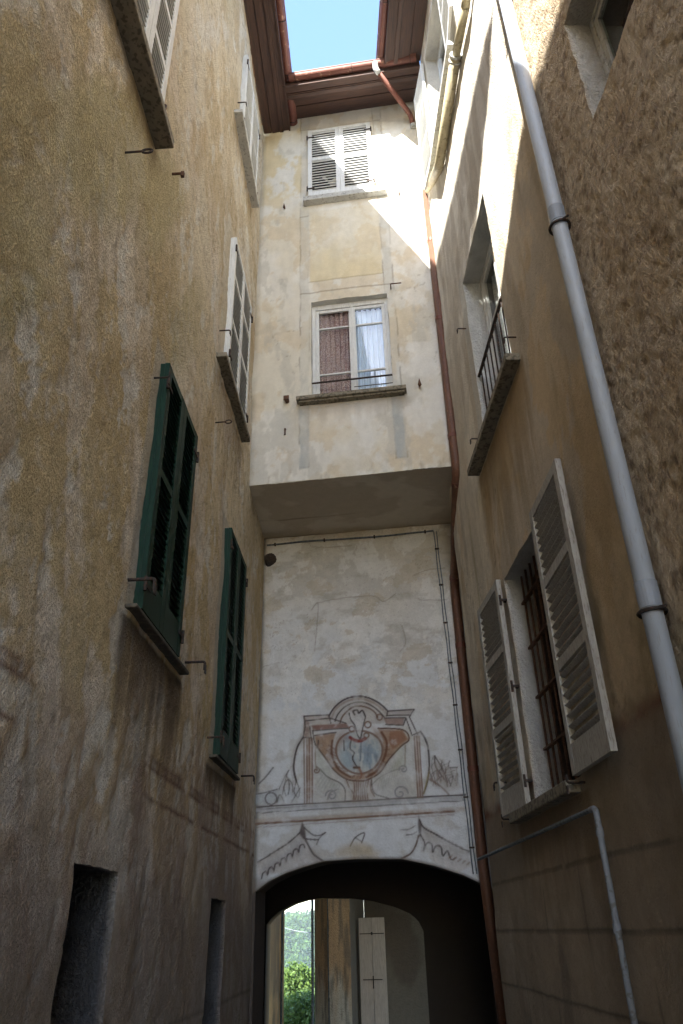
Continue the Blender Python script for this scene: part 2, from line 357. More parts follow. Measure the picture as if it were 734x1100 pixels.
m = MB(); m.box(XR0-.3, XR0, .01, 8, 0, 13.6); m.build('end_wall', M_left, left, cols=np.tile(OCH, (8, 1)))
m = MB(); m.prism([(-.6, 11.8), (-.6, 11.95), (5, 13.1), (5, 13.0)], XR0-14, XR0-.01); m.build('rear_roof', M_tile, left)

# --- shutters
def leaf_mb(w_, h, rails, stile=.055, pitch=.042, ang=38, t=.035, slat_t=.008, rail_h=.06, flip=1, solid_bottom=0, half=None):
    """louvred leaf: x 0..w, y -t/2..t/2, z 0..h"""
    m = MB(); m.box(0, stile, -t/2, t/2, 0, h); m.box(w_-stile, w_, -t/2, t/2, 0, h)
    zs = [0]+list(rails)+[h-rail_h]; hs = [rail_h*1.5+solid_bottom]+[rail_h]*len(rails)+[rail_h]
    for z, hh in zip(zs, hs): m.box(stile-.001, w_-stile+.001, -t/2+.002, t/2-.002, z, z+hh)
    for a in range(len(zs)-1):
        lo = zs[a]+hs[a]; hi = zs[a+1]; k = max(2, int(round((hi-lo)/pitch)))
        for i in range(k):
            z = lo+(i+.5)*(hi-lo)/k; wob = random.uniform(-3, 3)
            Mx = Matrix.Translation((0, 0, z))@Matrix.Rotation(R(ang+wob)*flip, 4, 'X')
            m.box(stile-.004, w_-stile+.004, -(half or t*.62), (half or t*.62), -slat_t/2, slat_t/2, Mx)
    return m
def hinges(win, loc, w_, zs, side):
    for z in zs:
        m = MB(); x = -.012 if side < 0 else w_+.012
        m.tube([(x, -.024, z-.05), (x, -.024, z+.05)], .012, 8)
        m.box(min(x, x-side*.12), max(x, x-side*.12), -.028, -.021, z-.014, z+.014)
        m.build('hinge', M_iron, win).location = loc
def holdback(parent, x, z, flip=1, s=1., mat=None):
    m = MB(); m.tube(bend([(x, .02, z), (x, -.13*s, z), (x, -.13*s, z-.055*s*flip)], .02), .009*s, 8)
    m.box(x-.018*s, x+.018*s, -.135*s-.004, -.135*s+.004, z-.08*s, z-.02*s)
    return m.build('shutter_holdback', mat or M_iron, parent, smooth=False)
def closed_window(parent, x0, x1, z0, z1, rails, mat, d=-.035, sill=None, sillmat=None, hold=(), stile=.06, pitch=.04, label=None, tilt=None, ang=38, solid=0, half=None, st=.008):
    """window behind a closed pair of leaves"""
    fr = MB(); e = .035
    fr.box(x0+.004, x0+.03, -.026, .02, z0, z1-.03); fr.box(x1-.03, x1-.004, -.026, .02, z0, z1-.03); fr.box(x0+.004, x1-.004, -.026, .02, z1-.03, z1-.002)
    win = fr.build('window', mat, parent)
    if label: win['label'] = label
    bk = MB(); bk.box(x0+.031, x1-.031, -.012, .015, z0, z1-.031); bk.build('shade_backing', M_dark, win)  # dark plate standing in for the shade seen between the slats
    mid = (x0+x1)/2; wd = (x1-x0)/2
    for k, (a, side) in enumerate(((x0, -1), (mid+.002, 1))):
        o = leaf_mb(wd-.002, z1-z0, rails, stile=stile, pitch=pitch, ang=ang, solid_bottom=solid, half=half, slat_t=st).build('shutter', mat, win)
        o.location = (a, d, z0)
        if tilt: 
            th = tilt[k]
            if side > 0: o.location = (a+(wd)*(1-math.cos(th)), d+wd*math.sin(-th), z0)
            o.rotation_euler = (0, 0, th if side > 0 else -th)
        hinges(win, (a, d, z0), wd, (.16, (z1-z0)-.2), side)
    if sill:
        a, b, s0, s1, pr = sill
        sm = MB(); n = 14
        for i in range(n):                                   # slightly irregular slab
            pass
        sm.box(a, b, -pr, .02, s0, s1); so_ = sm.build('sill', sillmat or M_sill, win, bevel=.008)
    for h in hold: holdback(win, *h)
    return win
closed_window(left, -5.55, -4.66, 6.98, 9.0, (.52, 1.1), M_white, d=-.046, ang=55, half=.022, st=.006, sill=(-5.95, -4.56, 6.78, 6.86, .15), stile=.075, pitch=.064, label='window behind closed white louvred shutters, nearest the camera on the left wall')
closed_window(left, -1.85, -.66, 6.97, 8.97, (.70, 1.38), M_white, d=-.045, ang=55, half=.022, st=.006, sill=(-2.18, -.60, 6.81, 6.87, .11), hold=((-2.12, 7.22, 1, .9),), pitch=.075, label='window behind closed white louvred shutters near the end of the left wall')
closed_window(left, -1.89, -.74, 11.02, 12.75, (.8,), M_white, d=-.045, ang=55, half=.022, st=.006, sill=(-2.2, -.71, 10.91, 10.97, .11), sillmat=M_sillw, hold=((-2.05, 11.35, 1, .9),), pitch=.07, label='top floor window behind closed pale shutters under the eaves')
closed_window(left, -3.82, -2.85, 3.37, 5.33, (1.02,), M_green, d=-.046, sill=(-3.95, -2.55, 3.325, 3.352, .07), sillmat=M_silld, hold=((-3.96, 3.5, 1, 1.3), (-2.42, 3.47, 1, 1.2), (-3.93, 5.1, -1, .8)), stile=.085, pitch=.048, ang=55, half=.021, st=.009, solid=.14, label='window behind large closed dark green shutters in the middle of the left wall')
closed_window(left, -1.20, -.22, 3.0, 5.32, (1.15,), M_green, d=-.046, sill=(-1.32, -.1, 2.955, 2.982, .065), sillmat=M_silld, hold=((-1.45, 3.1, 1, 1.1), (.3, 3.07, 1, 1.1)), stile=.085, pitch=.048, ang=55, half=.021, st=.009, solid=.14, label='window behind closed dark green shutters at the far end of the left wall')
for (a, b, z0, z1, d, c) in doors:
    m = MB(); m.box(a-.02, b+.02, d-.01, d+.06, 0, z1+.02); dr = m.build('door', M_darkw, left)
    m = MB()
    for k in range(4): m.box(a+.03+k*(b-a-.06)/4+.004, a+.03+(k+1)*(b-a-.06)/4-.004, d-.028, d-.012, .03, z1-.03)
    m.box(a+.03, b-.03, d-.014, d-.008, .04, z1-.04)
    m.build('door_panel', M_darkw, dr)

# lower rear end of the left row, behind the camera: lets the sun in
# (the wall sheet above is one height; the low stretch is its own house)
# ================================================================== END FACADE
ZB = 6.56
endh = empty('house', XF); tag(endh, 'cream house closing the alley, its upper floors overhanging an arched passage', 'house', 'old plastered houses round the alley')
def px_of(fr, x, z, d=0.):
    return projv(fr.w(x, np.full_like(x, d), z))
def poly_mask(px, py, pts, soft=1.0):
    """soft inside mask of a polygon in the plane of the painting"""
    inside = np.zeros(px.shape, bool); dm = np.full(px.shape, 1e9); n = len(pts)
    for i in range(n):
        x1, y1 = pts[i]; x2, y2 = pts[(i+1) % n]
        c = ((y1 > py) != (y2 > py)) & (px < (x2-x1)*(py-y1)/((y2-y1) if y2 != y1 else 1e-9)+x1); inside ^= c
        dm = np.minimum(dm, seg_dist(px, py, x1, y1, x2, y2))
    s = np.where(inside, dm, -dm); return sst(-soft, soft, s)
def seg_dist(px, py, x1, y1, x2, y2):
    dx, dy = x2-x1, y2-y1; L2 = dx*dx+dy*dy+1e-9; t = np.clip(((px-x1)*dx+(py-y1)*dy)/L2, 0, 1)
    return np.hypot(px-x1-t*dx, py-y1-t*dy)
def line_mask(px, py, pts, wd):
    d = np.full(px.shape, 1e9)
    for (x1, y1), (x2, y2) in zip(pts[:-1], pts[1:]): d = np.minimum(d, seg_dist(px, py, x1, y1, x2, y2))
    return 1-sst(wd*.35, wd*1.0, d)
def smoothp(pts, n=6):
    P = [pts[0]]+list(pts)+[pts[-1]]; out = []
    for i in range(1, len(P)-2):
        p0, p1, p2, p3 = [np.array(q, float) for q in P[i-1:i+3]]
        for k in range(n):
            t = k/n; out.append(tuple(.5*((2*p1)+(-p0+p2)*t+(2*p0-5*p1+4*p2-p3)*t*t+(-p0+3*p1-3*p2+p3)*t**3)))
    out.append(tuple(pts[-1])); return out
CREAM = np.array([.70, .655, .55])
def end_col(x, z):
    n = fbm(x*1.2, z*.9, 101, 6); n2 = fbm(x*3, z*2, 113, 6, .6); n3 = fbm(x*10, z*3, 121, 4)
    c = np.broadcast_to(CREAM, x.shape+(3,)).copy()
    c = mix(c, np.array([.74, .72, .66]), sst(.42, .55, n)*.85)
    c = mix(c, np.array([.62, .50, .32]), sst(.54, .56, n2)*.45)
    c = mix(c, np.array([.52, .50, .44]), sst(.57, .60, fbm(x*2.6+3, z*1.1, 133, 7, .62))*.5)
    c = mix(c, np.array([.78, .77, .73]), sst(.3, 1.6, x)*sst(.45, .52, fbm(x*1.8, z*1.4, 137, 6, .6))*.6)
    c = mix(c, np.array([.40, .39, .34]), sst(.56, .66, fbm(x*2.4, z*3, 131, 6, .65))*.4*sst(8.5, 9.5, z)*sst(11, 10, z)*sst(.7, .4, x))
    # limewashed panel between the windows
    s = sst(.80, .82, x)*sst(1.90, 1.88, x)*sst(9.98, 10.0, z)*sst(11.55, 11.5, z); c = mix(c, np.array([.70, .61, .40]), s*(.3+.5*sst(10.9, 10.1, z+.6*(n2-.5)*2)))
    s = sst(.0, .05, x)*sst(.7, .66, x)*sst(11.4, 12.2, z)*sst(.47, .53, n2); c = mix(c, np.array([.66, .55, .32]), s*.6)
    # grey painted strips framing the windows
    for a, b in ((.655, .79), (1.895, 2.035)):
        wob = (vnoise(z*2+a, z*0, 7)-.5)*.012
        s = sst(a, a+.012, x+wob)*sst(b, b-.012, x+wob)
        gp = sst(6.74, 6.76, z)*(1-sst(.35, .6, fbm(x*7, z*5, 141, 4))*.45)
        c = mix(c, np.array([.45, .47, .46]), s*gp*np.where(z < 7.8, .95, .35))
        for e in (a, b): c = mix(c, np.array([.16, .14, .10]), np.exp(-((x+wob-e)/.006)**2)*.55*sst(6.74, 6.76, z)*sst(.3, .5, fbm(x*3+9, z*6, 147, 4)))
    for zc, a, b in ((9.78, .66, 2.03), (13.62, .66, 2.03), (11.45, .66, .79), (11.45, 1.9, 2.03), (6.75, .66, .79), (6.75, 1.9, 2.03), (10.0, .8, 1.9)):
        c = mix(c, np.array([.20, .17, .12]), np.exp(-((z-zc)/.008)**2)*.6*sst(a-.01, a, x)*sst(b+.01, b, x))
    c = mix(c, BR*.9, streak(x, z, .63, 2.1, 7.72, .35, 9)*.4)
    c = mix(c, np.array([.30, .24, .16]), sst(.55, .7, n3)*sst(6.9, 6.6, z)*.5)
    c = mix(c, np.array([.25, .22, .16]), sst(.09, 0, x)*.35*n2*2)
    cr = np.abs(fbm(x*1.0, z*1.4, 161, 6)-.5); c = mix(c, np.array([.22, .18, .12]), sst(.004, .0, cr)*.4*sst(.5, .6, fbm(x*.7, z*.7, 164, 3)))
    return c*(.76+.17*n3)[..., None]
def end_disp(x, z): return -(fbm(x*1.3, z*1.3, 15, 4)-.5)*.035-(fbm(x*12, z*12, 16, 3)-.5)*.006
XW = 2.64
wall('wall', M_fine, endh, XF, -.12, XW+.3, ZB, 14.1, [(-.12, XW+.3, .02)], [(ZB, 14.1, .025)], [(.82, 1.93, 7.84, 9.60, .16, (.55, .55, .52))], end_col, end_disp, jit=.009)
# underside of the overhang
def plain_panel(name, mat, parent, corners, nx, ny, colf, disp=.0, seed=0):
    """bilinear sheet from 4 corner points with its colour from colf(u, v)"""
    u, v = np.meshgrid(np.linspace(0, 1, nx), np.linspace(0, 1, ny), indexing='ij'); c = [np.array(q, float) for q in corners]
    P = ((1-u)*(1-v))[..., None]*c[0]+(u*(1-v))[..., None]*c[1]+(u*v)[..., None]*c[2]+((1-u)*v)[..., None]*c[3]
    nrm = np.cross(c[1]-c[0], c[3]-c[0]); nrm /= np.linalg.norm(nrm)
    P = P+nrm*((fbm(u*nx*.12, v*ny*.12, seed, 4)-.5)*disp)[..., None]
    m = MB(); m.v = P.reshape(-1, 3).tolist(); i, j = np.meshgrid(range(nx-1), range(ny-1), indexing='ij'); a = (i*ny+j).ravel(); m.f = np.stack([a, a+ny, a+ny+1, a+1], -1).tolist()
    o = m.build(name, mat, parent, cols=colf(u, v).reshape(-1, 3)); o.data.polygons.foreach_set('use_smooth', [True]*len(o.data.polygons)); return o
dW = float((WF.P-XF.P)@XF.uy); oW = float((WF.P-XF.P)@XF.ux)
def sof_col(u, v):
    n = fbm(u*5, v*3, 201, 6); c = np.broadcast_to(np.array([.54, .49, .40]), u.shape+(3,)).copy()
    c = mix(c, np.array([.40, .34, .26]), sst(.47, .55, n)*.6); c = mix(c, np.array([.10, .08, .06]), np.exp(-((v-.62-.04*(n-.5))/.006)**2)*sst(.5, .4, u)*.6)
    c = mix(c, np.array([.46, .38, .24]), sst(.85, .98, v)*.5); c = mix(c, np.array([.12, .09, .07]), sst(.955, .99, v+.02*n)*.7)
    return c
plain_panel('overhang_underside', M_fine, endh, [(-.3, 0, ZB), (XW+.4, 0, ZB), (XW+.4, dW+.05, ZB-.03), (-.3, dW+.05, ZB-.03)], 120, 60, sof_col, .02, 3)

# ---- lower wall with the arch and the worn wall painting
ARC = [WF.at(*p)[::2] for p in ((262, 968), (270, 961), (277, 956), (288.6, 947), (307.7, 937.7), (326.8, 931), (347.7, 925.3), (382, 922.6), (432, 922.6), (467, 930), (498, 940), (519, 950), (526, 956))]
ax_ = np.array([p[0] for p in ARC]); az_ = np.array([p[1] for p in ARC])
def arc_low(x): return np.interp(x, ax_, az_)
Mc = lambda pts: [(300+a/4.5875, 730+b/4.5875) for a, b in pts]
Lc = lambda pts: [(250+a/6.88, 730+b/6.88) for a, b in pts]
Rc = lambda pts: [(430+a/6.88, 730+b/6.88) for a, b in pts]
Ac = lambda pts: [(260+a/5.243, 850+b/5.243) for a, b in pts]
Bc = lambda pts: [(380+a/4.5875, 850+b/4.5875) for a, b in pts]
def spiral(cx, cy, r, a0, turns, sgn=1):
    return [(cx+r*(1-.85*t)*math.cos(a0+sgn*t*turns*2*math.pi), cy+r*(1-.85*t)*math.sin(a0+sgn*t*turns*2*math.pi)) for t in [i/22 for i in range(23)]]
rgm = random.Random(17)
INK = np.array([.075, .06, .06]); UMB = np.array([.19, .115, .085]); RUSTC = np.array([.26, .12, .07]); BLUE = np.array([.20, .29, .38]); ORG = np.array([.31, .17, .085])
def arch_col(x, z):
    px, py = px_of(WF, x, z)
    n = fbm(x*1.1, z*1.1, 301, 6); n2 = fbm(x*4, z*5, 313, 6, .62); n3 = fbm(x*14, z*14, 321, 4)
    c = np.broadcast_to(np.array([.60, .62, .635]), x.shape+(3,)).copy()
    c = mix(c, np.array([.52, .46, .36]), sst(4.4, 6.3, z+.8*(n-.5)*2)*.75)
    c = mix(c, np.array([.44, .42, .38]), sst(.52, .62, n2)*.5)
    c = mix(c, np.array([.68, .67, .64]), sst(.53, .55, fbm(x*3, z*2.4, 335, 7, .62))*.6*sst(3.6, 4.2, z))
    c = mix(c, np.array([.46, .40, .31]), sst(.57, .59, fbm(x*2.6, z*4, 337, 7, .62))*.6*sst(3.8, 4.6, z))
    c = mix(c, np.array([.34, .31, .26]), sst(.56, .7, fbm(x*2.3, z*6, 331, 6, .65))*.45*sst(4.0, 5.0, z))
    c = mix(c, np.array([.42, .34, .22]), sst(.18, 0, x)*sst(2.2, 3.5, z)*.4)
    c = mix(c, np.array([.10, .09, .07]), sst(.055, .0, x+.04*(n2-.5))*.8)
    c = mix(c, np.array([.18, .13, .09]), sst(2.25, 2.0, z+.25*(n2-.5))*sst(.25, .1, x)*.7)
    wear = sst(.28, .46, fbm(x*6, z*6, 341, 5, .6)); wear2 = sst(.38, .55, fbm(x*9, z*9, 351, 4))
    brush = fbm(x*22+z*8, z*9, 361, 4, .6)
    def fill(pts, col, a, soft=.8):
        nonlocal c; c = mix(c, np.asarray(col)*(.75+.5*brush)[..., None], poly_mask(px, py, pts, soft*1.5)*a*(.4+.6*wear))
    def ln(pts, col=INK, a=.8, wd=.9, sm=True, wr=True):
        nonlocal c; p = smoothp(pts) if sm and len(pts) > 2 else pts
        c = mix(c, np.array([.27, .22, .19]), line_mask(px+.9, py-1.2, p, wd*4.0)*.26*a*(.4+.6*wear2))
        c = mix(c, col, line_mask(px, py, p, wd*1.25)*min(1, a*1.15)*(wear*.45+.55 if wr else 1))
    sl_ = (853.5-867)/(500-271.)
    def H(y0): return lambda xx: y0+(xx-271)*sl_
    # entablature
    fill([(271, 867), (500, 853.5), (500, 860), (271, 873.5)], np.array([.40, .41, .43]), .75)
    fill([(271, 880), (500, 866.5), (500, 872), (271, 886)], np.array([.36, .27, .19]), .55, 1.2)
    ln([(271, 867), (500, 853.5)], INK, .95, 1.0, wr=False); ln([(271, 873.8), (500, 860)], INK, .6, .7); ln([(271, 869.5), (330, 866)], INK, .4, .7)
    ln([(271, 885.5), (488, 871.5)], UMB, .85, 1.3); ln([(271, 889), (488, 875)], UMB, .3, .7)
    # light ground of the aedicule
    fill(Mc([(120, 290), (690, 262), (700, 578), (120, 612)]), np.array([.50, .49, .44]), .45)
    fill(Mc([(245, 180), (270, 140), (310, 105), (395, 82), (480, 108), (535, 155), (530, 215), (250, 225)]), np.array([.42, .38, .34]), .6)
    fill(Mc([(122, 180), (245, 175), (250, 225), (160, 235), (150, 285), (118, 285)]), np.array([.40, .33, .28]), .6)
    fill(Mc([(122, 183), (148, 212), (150, 285), (118, 280)]), UMB, .7)
    fill(Mc([(160, 226), (330, 215), (350, 238), (165, 252)]), np.array([.20, .08, .055]), .85)
    fill(Mc([(515, 190), (618, 188), (612, 226), (528, 222)]), np.array([.24, .12, .08]), .75)
    fill(Mc([(535, 155), (665, 148), (640, 180), (530, 180)]), np.array([.36, .32, .30]), .6)
    fill(Mc([(135, 292), (160, 292), (162, 612), (135, 612)]), np.array([.36, .22, .15]), .55)
    fill(Mc([(668, 280), (690, 275), (706, 578), (684, 580)]), np.array([.36, .22, .15]), .5)
    fill(Mc([(175, 275), (280, 262), (262, 320), (268, 390), (300, 440), (350, 472), (395, 468), (402, 500), (330, 490), (270, 445), (230, 390), (182, 325)]), ORG, .8)
    fill(Mc([(195, 280), (262, 272), (245, 330), (200, 325)]), np.array([.34, .24, .17]), .7)
    fill(Mc([(488, 245), (610, 248), (640, 295), (600, 330), (540, 395), (500, 455), (450, 488), (405, 495), (405, 462), (450, 455), (490, 410), (508, 350), (512, 300)]), ORG, .8)
    fill(Mc([(545, 255), (605, 252), (630, 293), (560, 345), (540, 300)]), np.array([.26, .12, .07]), .7)
    ov = [(395+114*math.cos(t*math.pi/12)*(1-.10*math.sin(t*math.pi/12)), 358+106*math.sin(t*math.pi/12)) for t in range(24)]
    fill(Mc(ov), np.array([.46, .50, .50]), .9)
    fill(Mc([(300, 370), (345, 330), (375, 400), (370, 440), (320, 430)]), BLUE, .55, 4); fill(Mc([(405, 290), (480, 300), (490, 370), (450, 440), (405, 410)]), BLUE, .7, 3)
    fill(Mc([(310, 275), (350, 265), (360, 330), (320, 340)]), BLUE*1.3, .4, 4)
    for i in range(26):   # brushed hatching in the wings and round the oval
        t_ = rgm.uniform(-.15, math.pi+.15); r0 = rgm.uniform(112, 122); r1 = r0+rgm.uniform(18, 45)
        ln(Mc([(395+r0*math.cos(t_), 360+r0*math.sin(t_)*.98), (395+r1*math.cos(t_+.06), 352+r1*math.sin(t_+.06)*.9)]), UMB*.8 if i % 2 else RUSTC*.7, .45, .9, sm=False)
    for i in range(16):
        a_ = rgm.uniform(300, 490); b_2 = rgm.uniform(290, 440); ln(Mc([(a_, b_2), (a_+rgm.uniform(-12, 12), b_2+rgm.uniform(15, 60))]), BLUE*.7 if i % 3 else np.array([.6, .62, .6]), .4, 1.3, sm=False)
    fill(Mc([(285, 262), (330, 240), (330, 290), (300, 330), (290, 380), (270, 330)]), np.array([.30, .20, .15]), .55, 3); fill(Mc([(465, 240), (500, 262), (512, 330), (495, 300), (470, 275)]), np.array([.32, .18, .10]), .6, 3)
    fill(Mc([(350, 485), (450, 485), (470, 595), (340, 595)]), np.array([.38, .30, .24]), .5, 4); fill(Mc([(165, 470), (300, 500), (325, 600), (165, 608)]), np.array([.42, .41, .38]), .4, 5); fill(Mc([(470, 500), (640, 470), (680, 575), (470, 590)]), np.array([.42, .41, .38]), .4, 5)
    ln(Mc(ov+ov[:1]), UMB, .8, 1.3); ln(Mc([(355, 300), (350, 340), (370, 360), (362, 390), (385, 432)]), INK, .85, .9); ln(Mc([(318, 300), (320, 350)]), INK, .7, .8); ln(Mc([(405, 300), (400, 400)]), BLUE*.5, .6, 1)
    ln(Mc([(370, 434), (395, 434)]), UMB*.6, .9, 1.6); ln(Mc([(395, 440), (405, 462), (400, 485)]), RUSTC, .7, 1.5)
    ln(Mc([(350, 285), (375, 300), (400, 302), (425, 290)]), np.array([.22, .05, .04]), .9, 2.2)
    fill(Mc([(345, 165), (375, 150), (415, 155), (425, 185), (412, 225), (400, 290), (385, 270), (372, 225), (350, 200)]), np.array([.52, .52, .52]), .95)
    for cx, cy, r_ in ((437, 222, 15), (430, 275, 12), (358, 243, 13), (495, 185, 14)): ln(Mc([(cx+r_*math.cos(a), cy+r_*math.sin(a)) for a in [i*math.pi/5 for i in range(11)]]), UMB, .8, 1)
    ln(Mc([(345, 165), (352, 195), (372, 225), (385, 270), (398, 292)]), INK, .8); ln(Mc([(425, 185), (415, 225), (402, 288)]), INK, .7); ln(Mc([(372, 172), (365, 155), (385, 150), (392, 165), (410, 152), (424, 180)]), INK, .85, 1.1)
    ln(Mc([(245, 180), (270, 140), (310, 105), (350, 88), (395, 82), (440, 90), (480, 108), (510, 130), (535, 155)]), INK, .9, 1.1)
    ln(Mc([(275, 205), (290, 170), (320, 138), (355, 118), (395, 110), (435, 118), (470, 138), (500, 165), (518, 185)]), INK, .8, .9)
    ln(Mc([(300, 215), (310, 185), (335, 155), (365, 135), (400, 130), (440, 140), (470, 160), (485, 185)]), UMB*.8, .8, 1)
    ln(Mc([(258, 195), (275, 150), (312, 118), (352, 100), (395, 94), (438, 102), (478, 122), (512, 150)]), UMB, .35, 1.4)
    for q in ([(122, 180), (245, 174)], [(130, 203), (250, 190)], [(122, 180), (128, 230), (118, 285)], [(118, 285), (160, 288)], [(150, 230), (160, 300)], [(165, 252), (340, 240)], [(165, 252), (172, 300), (180, 325)], [(535, 155), (665, 148)], [(530, 178), (640, 175)], [(665, 148), (642, 185), (682, 270)], [(625, 190), (655, 275), (690, 260)], [(520, 190), (620, 188)], [(525, 222), (612, 226), (625, 190)], [(535, 155), (530, 180)], [(245, 180), (255, 215)], [(250, 190), (330, 215)]):
        ln(Mc(q), INK, .75, .85, sm=False)
    for xa, xb in ((122, 125), (136, 138), (148, 150), (162, 164)): ln(Mc([(xa, 290), (xb, 612)]), UMB, .75, .8)
    for xa, xb in ((665, 684), (678, 697), (690, 708)): ln(Mc([(xa, 280), (xb, 580)]), UMB, .75, .8)
    ln(Mc([(118, 285), (90, 330), (75, 390), (72, 440), (85, 500)]), INK, .9, 1.1)
    ln(Rc([(150, 385), (180, 430), (205, 500), (215, 600), (212, 680), (200, 760), (175, 840)]), INK, .85, 1.1); ln(Rc([(215, 680), (190, 780), (175, 840)]), np.array([.30, .24, .08]), .5, 1.2)
    ln(Mc([(182, 325), (230, 390), (270, 445), (330, 490), (402, 500), (450, 488), (500, 455), (540, 395), (600, 330), (640, 295), (610, 248), (488, 240)]), UMB*.7, .85, 1)
    ln(Mc([(175, 275), (280, 260)]), INK, .7); ln(Mc([(193, 300), (190, 330)]), INK, .7)
    ln(Mc([(262, 300), (260, 370), (290, 440), (350, 480)]), RUSTC*.5, .7, 1.3); ln(Mc([(505, 260), (530, 310), (520, 380), (480, 450), (430, 480)]), RUSTC*.6, .8, 1.5)
    for i in range(7): ln(Mc([(368+12*i, 498), (372+10*i, 545), (366+12*i, 590)]), UMB, .65, .9)
    ln(Mc([(330, 490), (345, 530), (365, 560), (372, 590)]), UMB, .6); ln(Mc([(455, 495), (452, 540), (470, 575)]), UMB, .6)
    ln(Mc([(180, 335), (178, 400), (185, 440)]), UMB, .5); ln(Mc([(200, 440), (240, 480), (300, 510), (325, 545), (325, 595)]), INK, .6); ln(Mc([(240, 590), (250, 560), (290, 540)]), INK, .4)
    ln(Mc([(622, 325), (620, 430)]), UMB, .5); ln(Mc([(600, 440), (560, 450), (500, 480), (455, 520)]), INK, .35); ln(Mc([(455, 495), (470, 560), (540, 585)]), INK, .5)
    for cx, cy, r_, a0, s_ in ((183, 448, 17, -1.5, 1), (258, 572, 30, 3.1, 1), (597, 560, 38, 0, -1), (613, 443, 22, 3, 1)): ln(Mc(spiral(cx, cy, r_, a0, 1.3, s_)), UMB if r_ < 20 else np.array([.26, .25, .27]), .75, 1)
    for i in range(8): ln(Mc([(480+i*14, 560-i*12), (500+i*15, 480-i*14)]), np.array([.32, .34, .30]), .3, .9); ln(Mc([(180+i*14, 520+i*8), (215+i*12, 470+i*8)]), np.array([.30, .33, .30]), .3, .9)
    fill(Mc([(580, 350), (622, 325), (625, 430), (560, 440)]), np.array([.36, .38, .28]), .35, 3); fill(Mc([(182, 340), (240, 410), (250, 480), (185, 440)]), np.array([.36, .40, .34]), .35, 3)
    # leaves at both ends
    fill(Lc([(150, 845), (330, 815), (480, 800), (520, 910), (150, 925)]), np.array([.38, .42, .46]), .55, 2)
    ln(Lc([(300, 650), (245, 720), (195, 770)]), INK, .6, 1.1); ln(Lc([(285+42*math.cos(a), 880+44*math.sin(a)) for a in [i*math.pi/8 for i in range(17)]]), INK, .65, .9)
    for q in ([(345, 810), (375, 740), (415, 670), (400, 715), (440, 770), (445, 830)], [(370, 850), (385, 770), (400, 700)], [(395, 860), (380, 790), (410, 740), (420, 800), (410, 850)], [(470, 745), (495, 820), (485, 870), (455, 830), (470, 760)], [(330, 905), (350, 850), (380, 900)], [(150, 850), (230, 838), (330, 812)], [(440, 900), (470, 850), (500, 800)], [(520, 430), (480, 500), (455, 600), (450, 680), (470, 760)]): ln(Lc(q), INK, .6, .8)
    rg = random.Random(5)
    ln(Rc([(255, 565), (262, 640), (300, 700), (345, 760)]), INK, .8, 1.0); ln(Rc([(255, 565), (290, 620), (330, 700), (350, 790)]), INK, .7, .9)
    fill(Rc([(215, 660), (255, 600), (400, 660), (450, 800), (340, 820), (215, 740)]), np.array([.34, .30, .26]), .5, 3)
    for i in range(34):
        a = rg.uniform(230, 430); b = rg.uniform(650, 800)-(a-230)*.05; ln(Rc([(a, b), (a-rg.uniform(-10, 30), b-rg.uniform(20, 60)), (a-rg.uniform(0, 40)+20, b-rg.uniform(50, 95))]), INK if i % 3 else UMB, .38, .6)
    ln(Rc([(370, 650), (420, 650)]), INK, .5); ln(Rc([(220, 740), (300, 790), (360, 850)]), UMB, .5, 1.2)
    # drapery over the arch
    fill(Ac([(340, 175), (325, 235), (90, 400), (90, 470), (250, 460), (460, 395), (380, 310)]), np.array([.44, .40, .37]), .7)
    fill(Ac([(345, 250), (300, 300), (150, 400), (100, 440), (120, 460), (330, 350)]), np.array([.36, .36, .38]), .5, 3); fill(Bc([(330, 170), (345, 240), (520, 330), (560, 300)]), np.array([.36, .34, .34]), .5, 3); fill(Ac([(350, 270), (420, 330), (520, 350), (470, 385), (400, 380)]), np.array([.42, .38, .34]), .5, 3)
    fill(Ac([(340, 172), (356, 205), (362, 270), (345, 268), (322, 238)]), INK, .9); ln(Ac([(325, 235), (290, 268), (250, 300), (170, 350), (90, 400)]), INK, .75, 1)
    for i in range(7):
        a = i/7; x0_, y0_ = 112+a*245, 490-a*180; ln(Ac([(x0_, y0_), (x0_+6, y0_-28), (x0_+24, y0_-36), (x0_+33, y0_-18)]), INK, .75, 1)
    ln(Ac([(350, 260), (375, 305), (400, 350), (430, 375), (470, 400)]), INK, .75, 1.1); ln(Ac([(352, 205), (400, 245), (440, 248), (472, 232)]), INK, .7); ln(Ac([(362, 268), (400, 272), (430, 273)]), INK, .8); ln(Ac([(470, 232), (440, 260), (420, 300)]), INK, .45)
    ln(Ac([(610, 310), (640, 260), (690, 235), (675, 290)]), INK, .7); ln(Ac([(640, 262), (672, 282)]), INK, .5)
    fill(Ac([(530, 330), (600, 300), (734, 310), (734, 365), (540, 372)]), np.array([.42, .33, .20]), .6, 3)
    fill(Bc([(-10, 250), (60, 255), (130, 300), (120, 335), (-10, 335)]), np.array([.42, .34, .22]), .5, 3)
    fill(Bc([(320, 122), (345, 165), (560, 295), (575, 370), (520, 400), (390, 350), (325, 240)]), np.array([.46, .42, .38]), .5)
    fill(Bc([(320, 122), (336, 165), (330, 225), (318, 225), (316, 165)]), INK, .85); ln(Bc([(325, 140), (345, 178), (400, 210), (480, 255), (570, 298)]), INK, .8, 1.1)
    ln(Bc([(320, 220), (305, 270), (280, 308), (235, 332)]), UMB*.6, .8, 1.2); ln(Bc([(235, 190), (270, 188), (305, 170)]), INK, .6); ln(Bc([(260, 215), (290, 212), (310, 200)]), INK, .6)
    ln(Bc([(330, 215), (350, 255), (345, 292), (362, 255), (385, 262), (390, 300), (405, 270), (430, 275), (440, 318), (462, 295), (480, 335), (500, 330)]), INK, .75, 1)
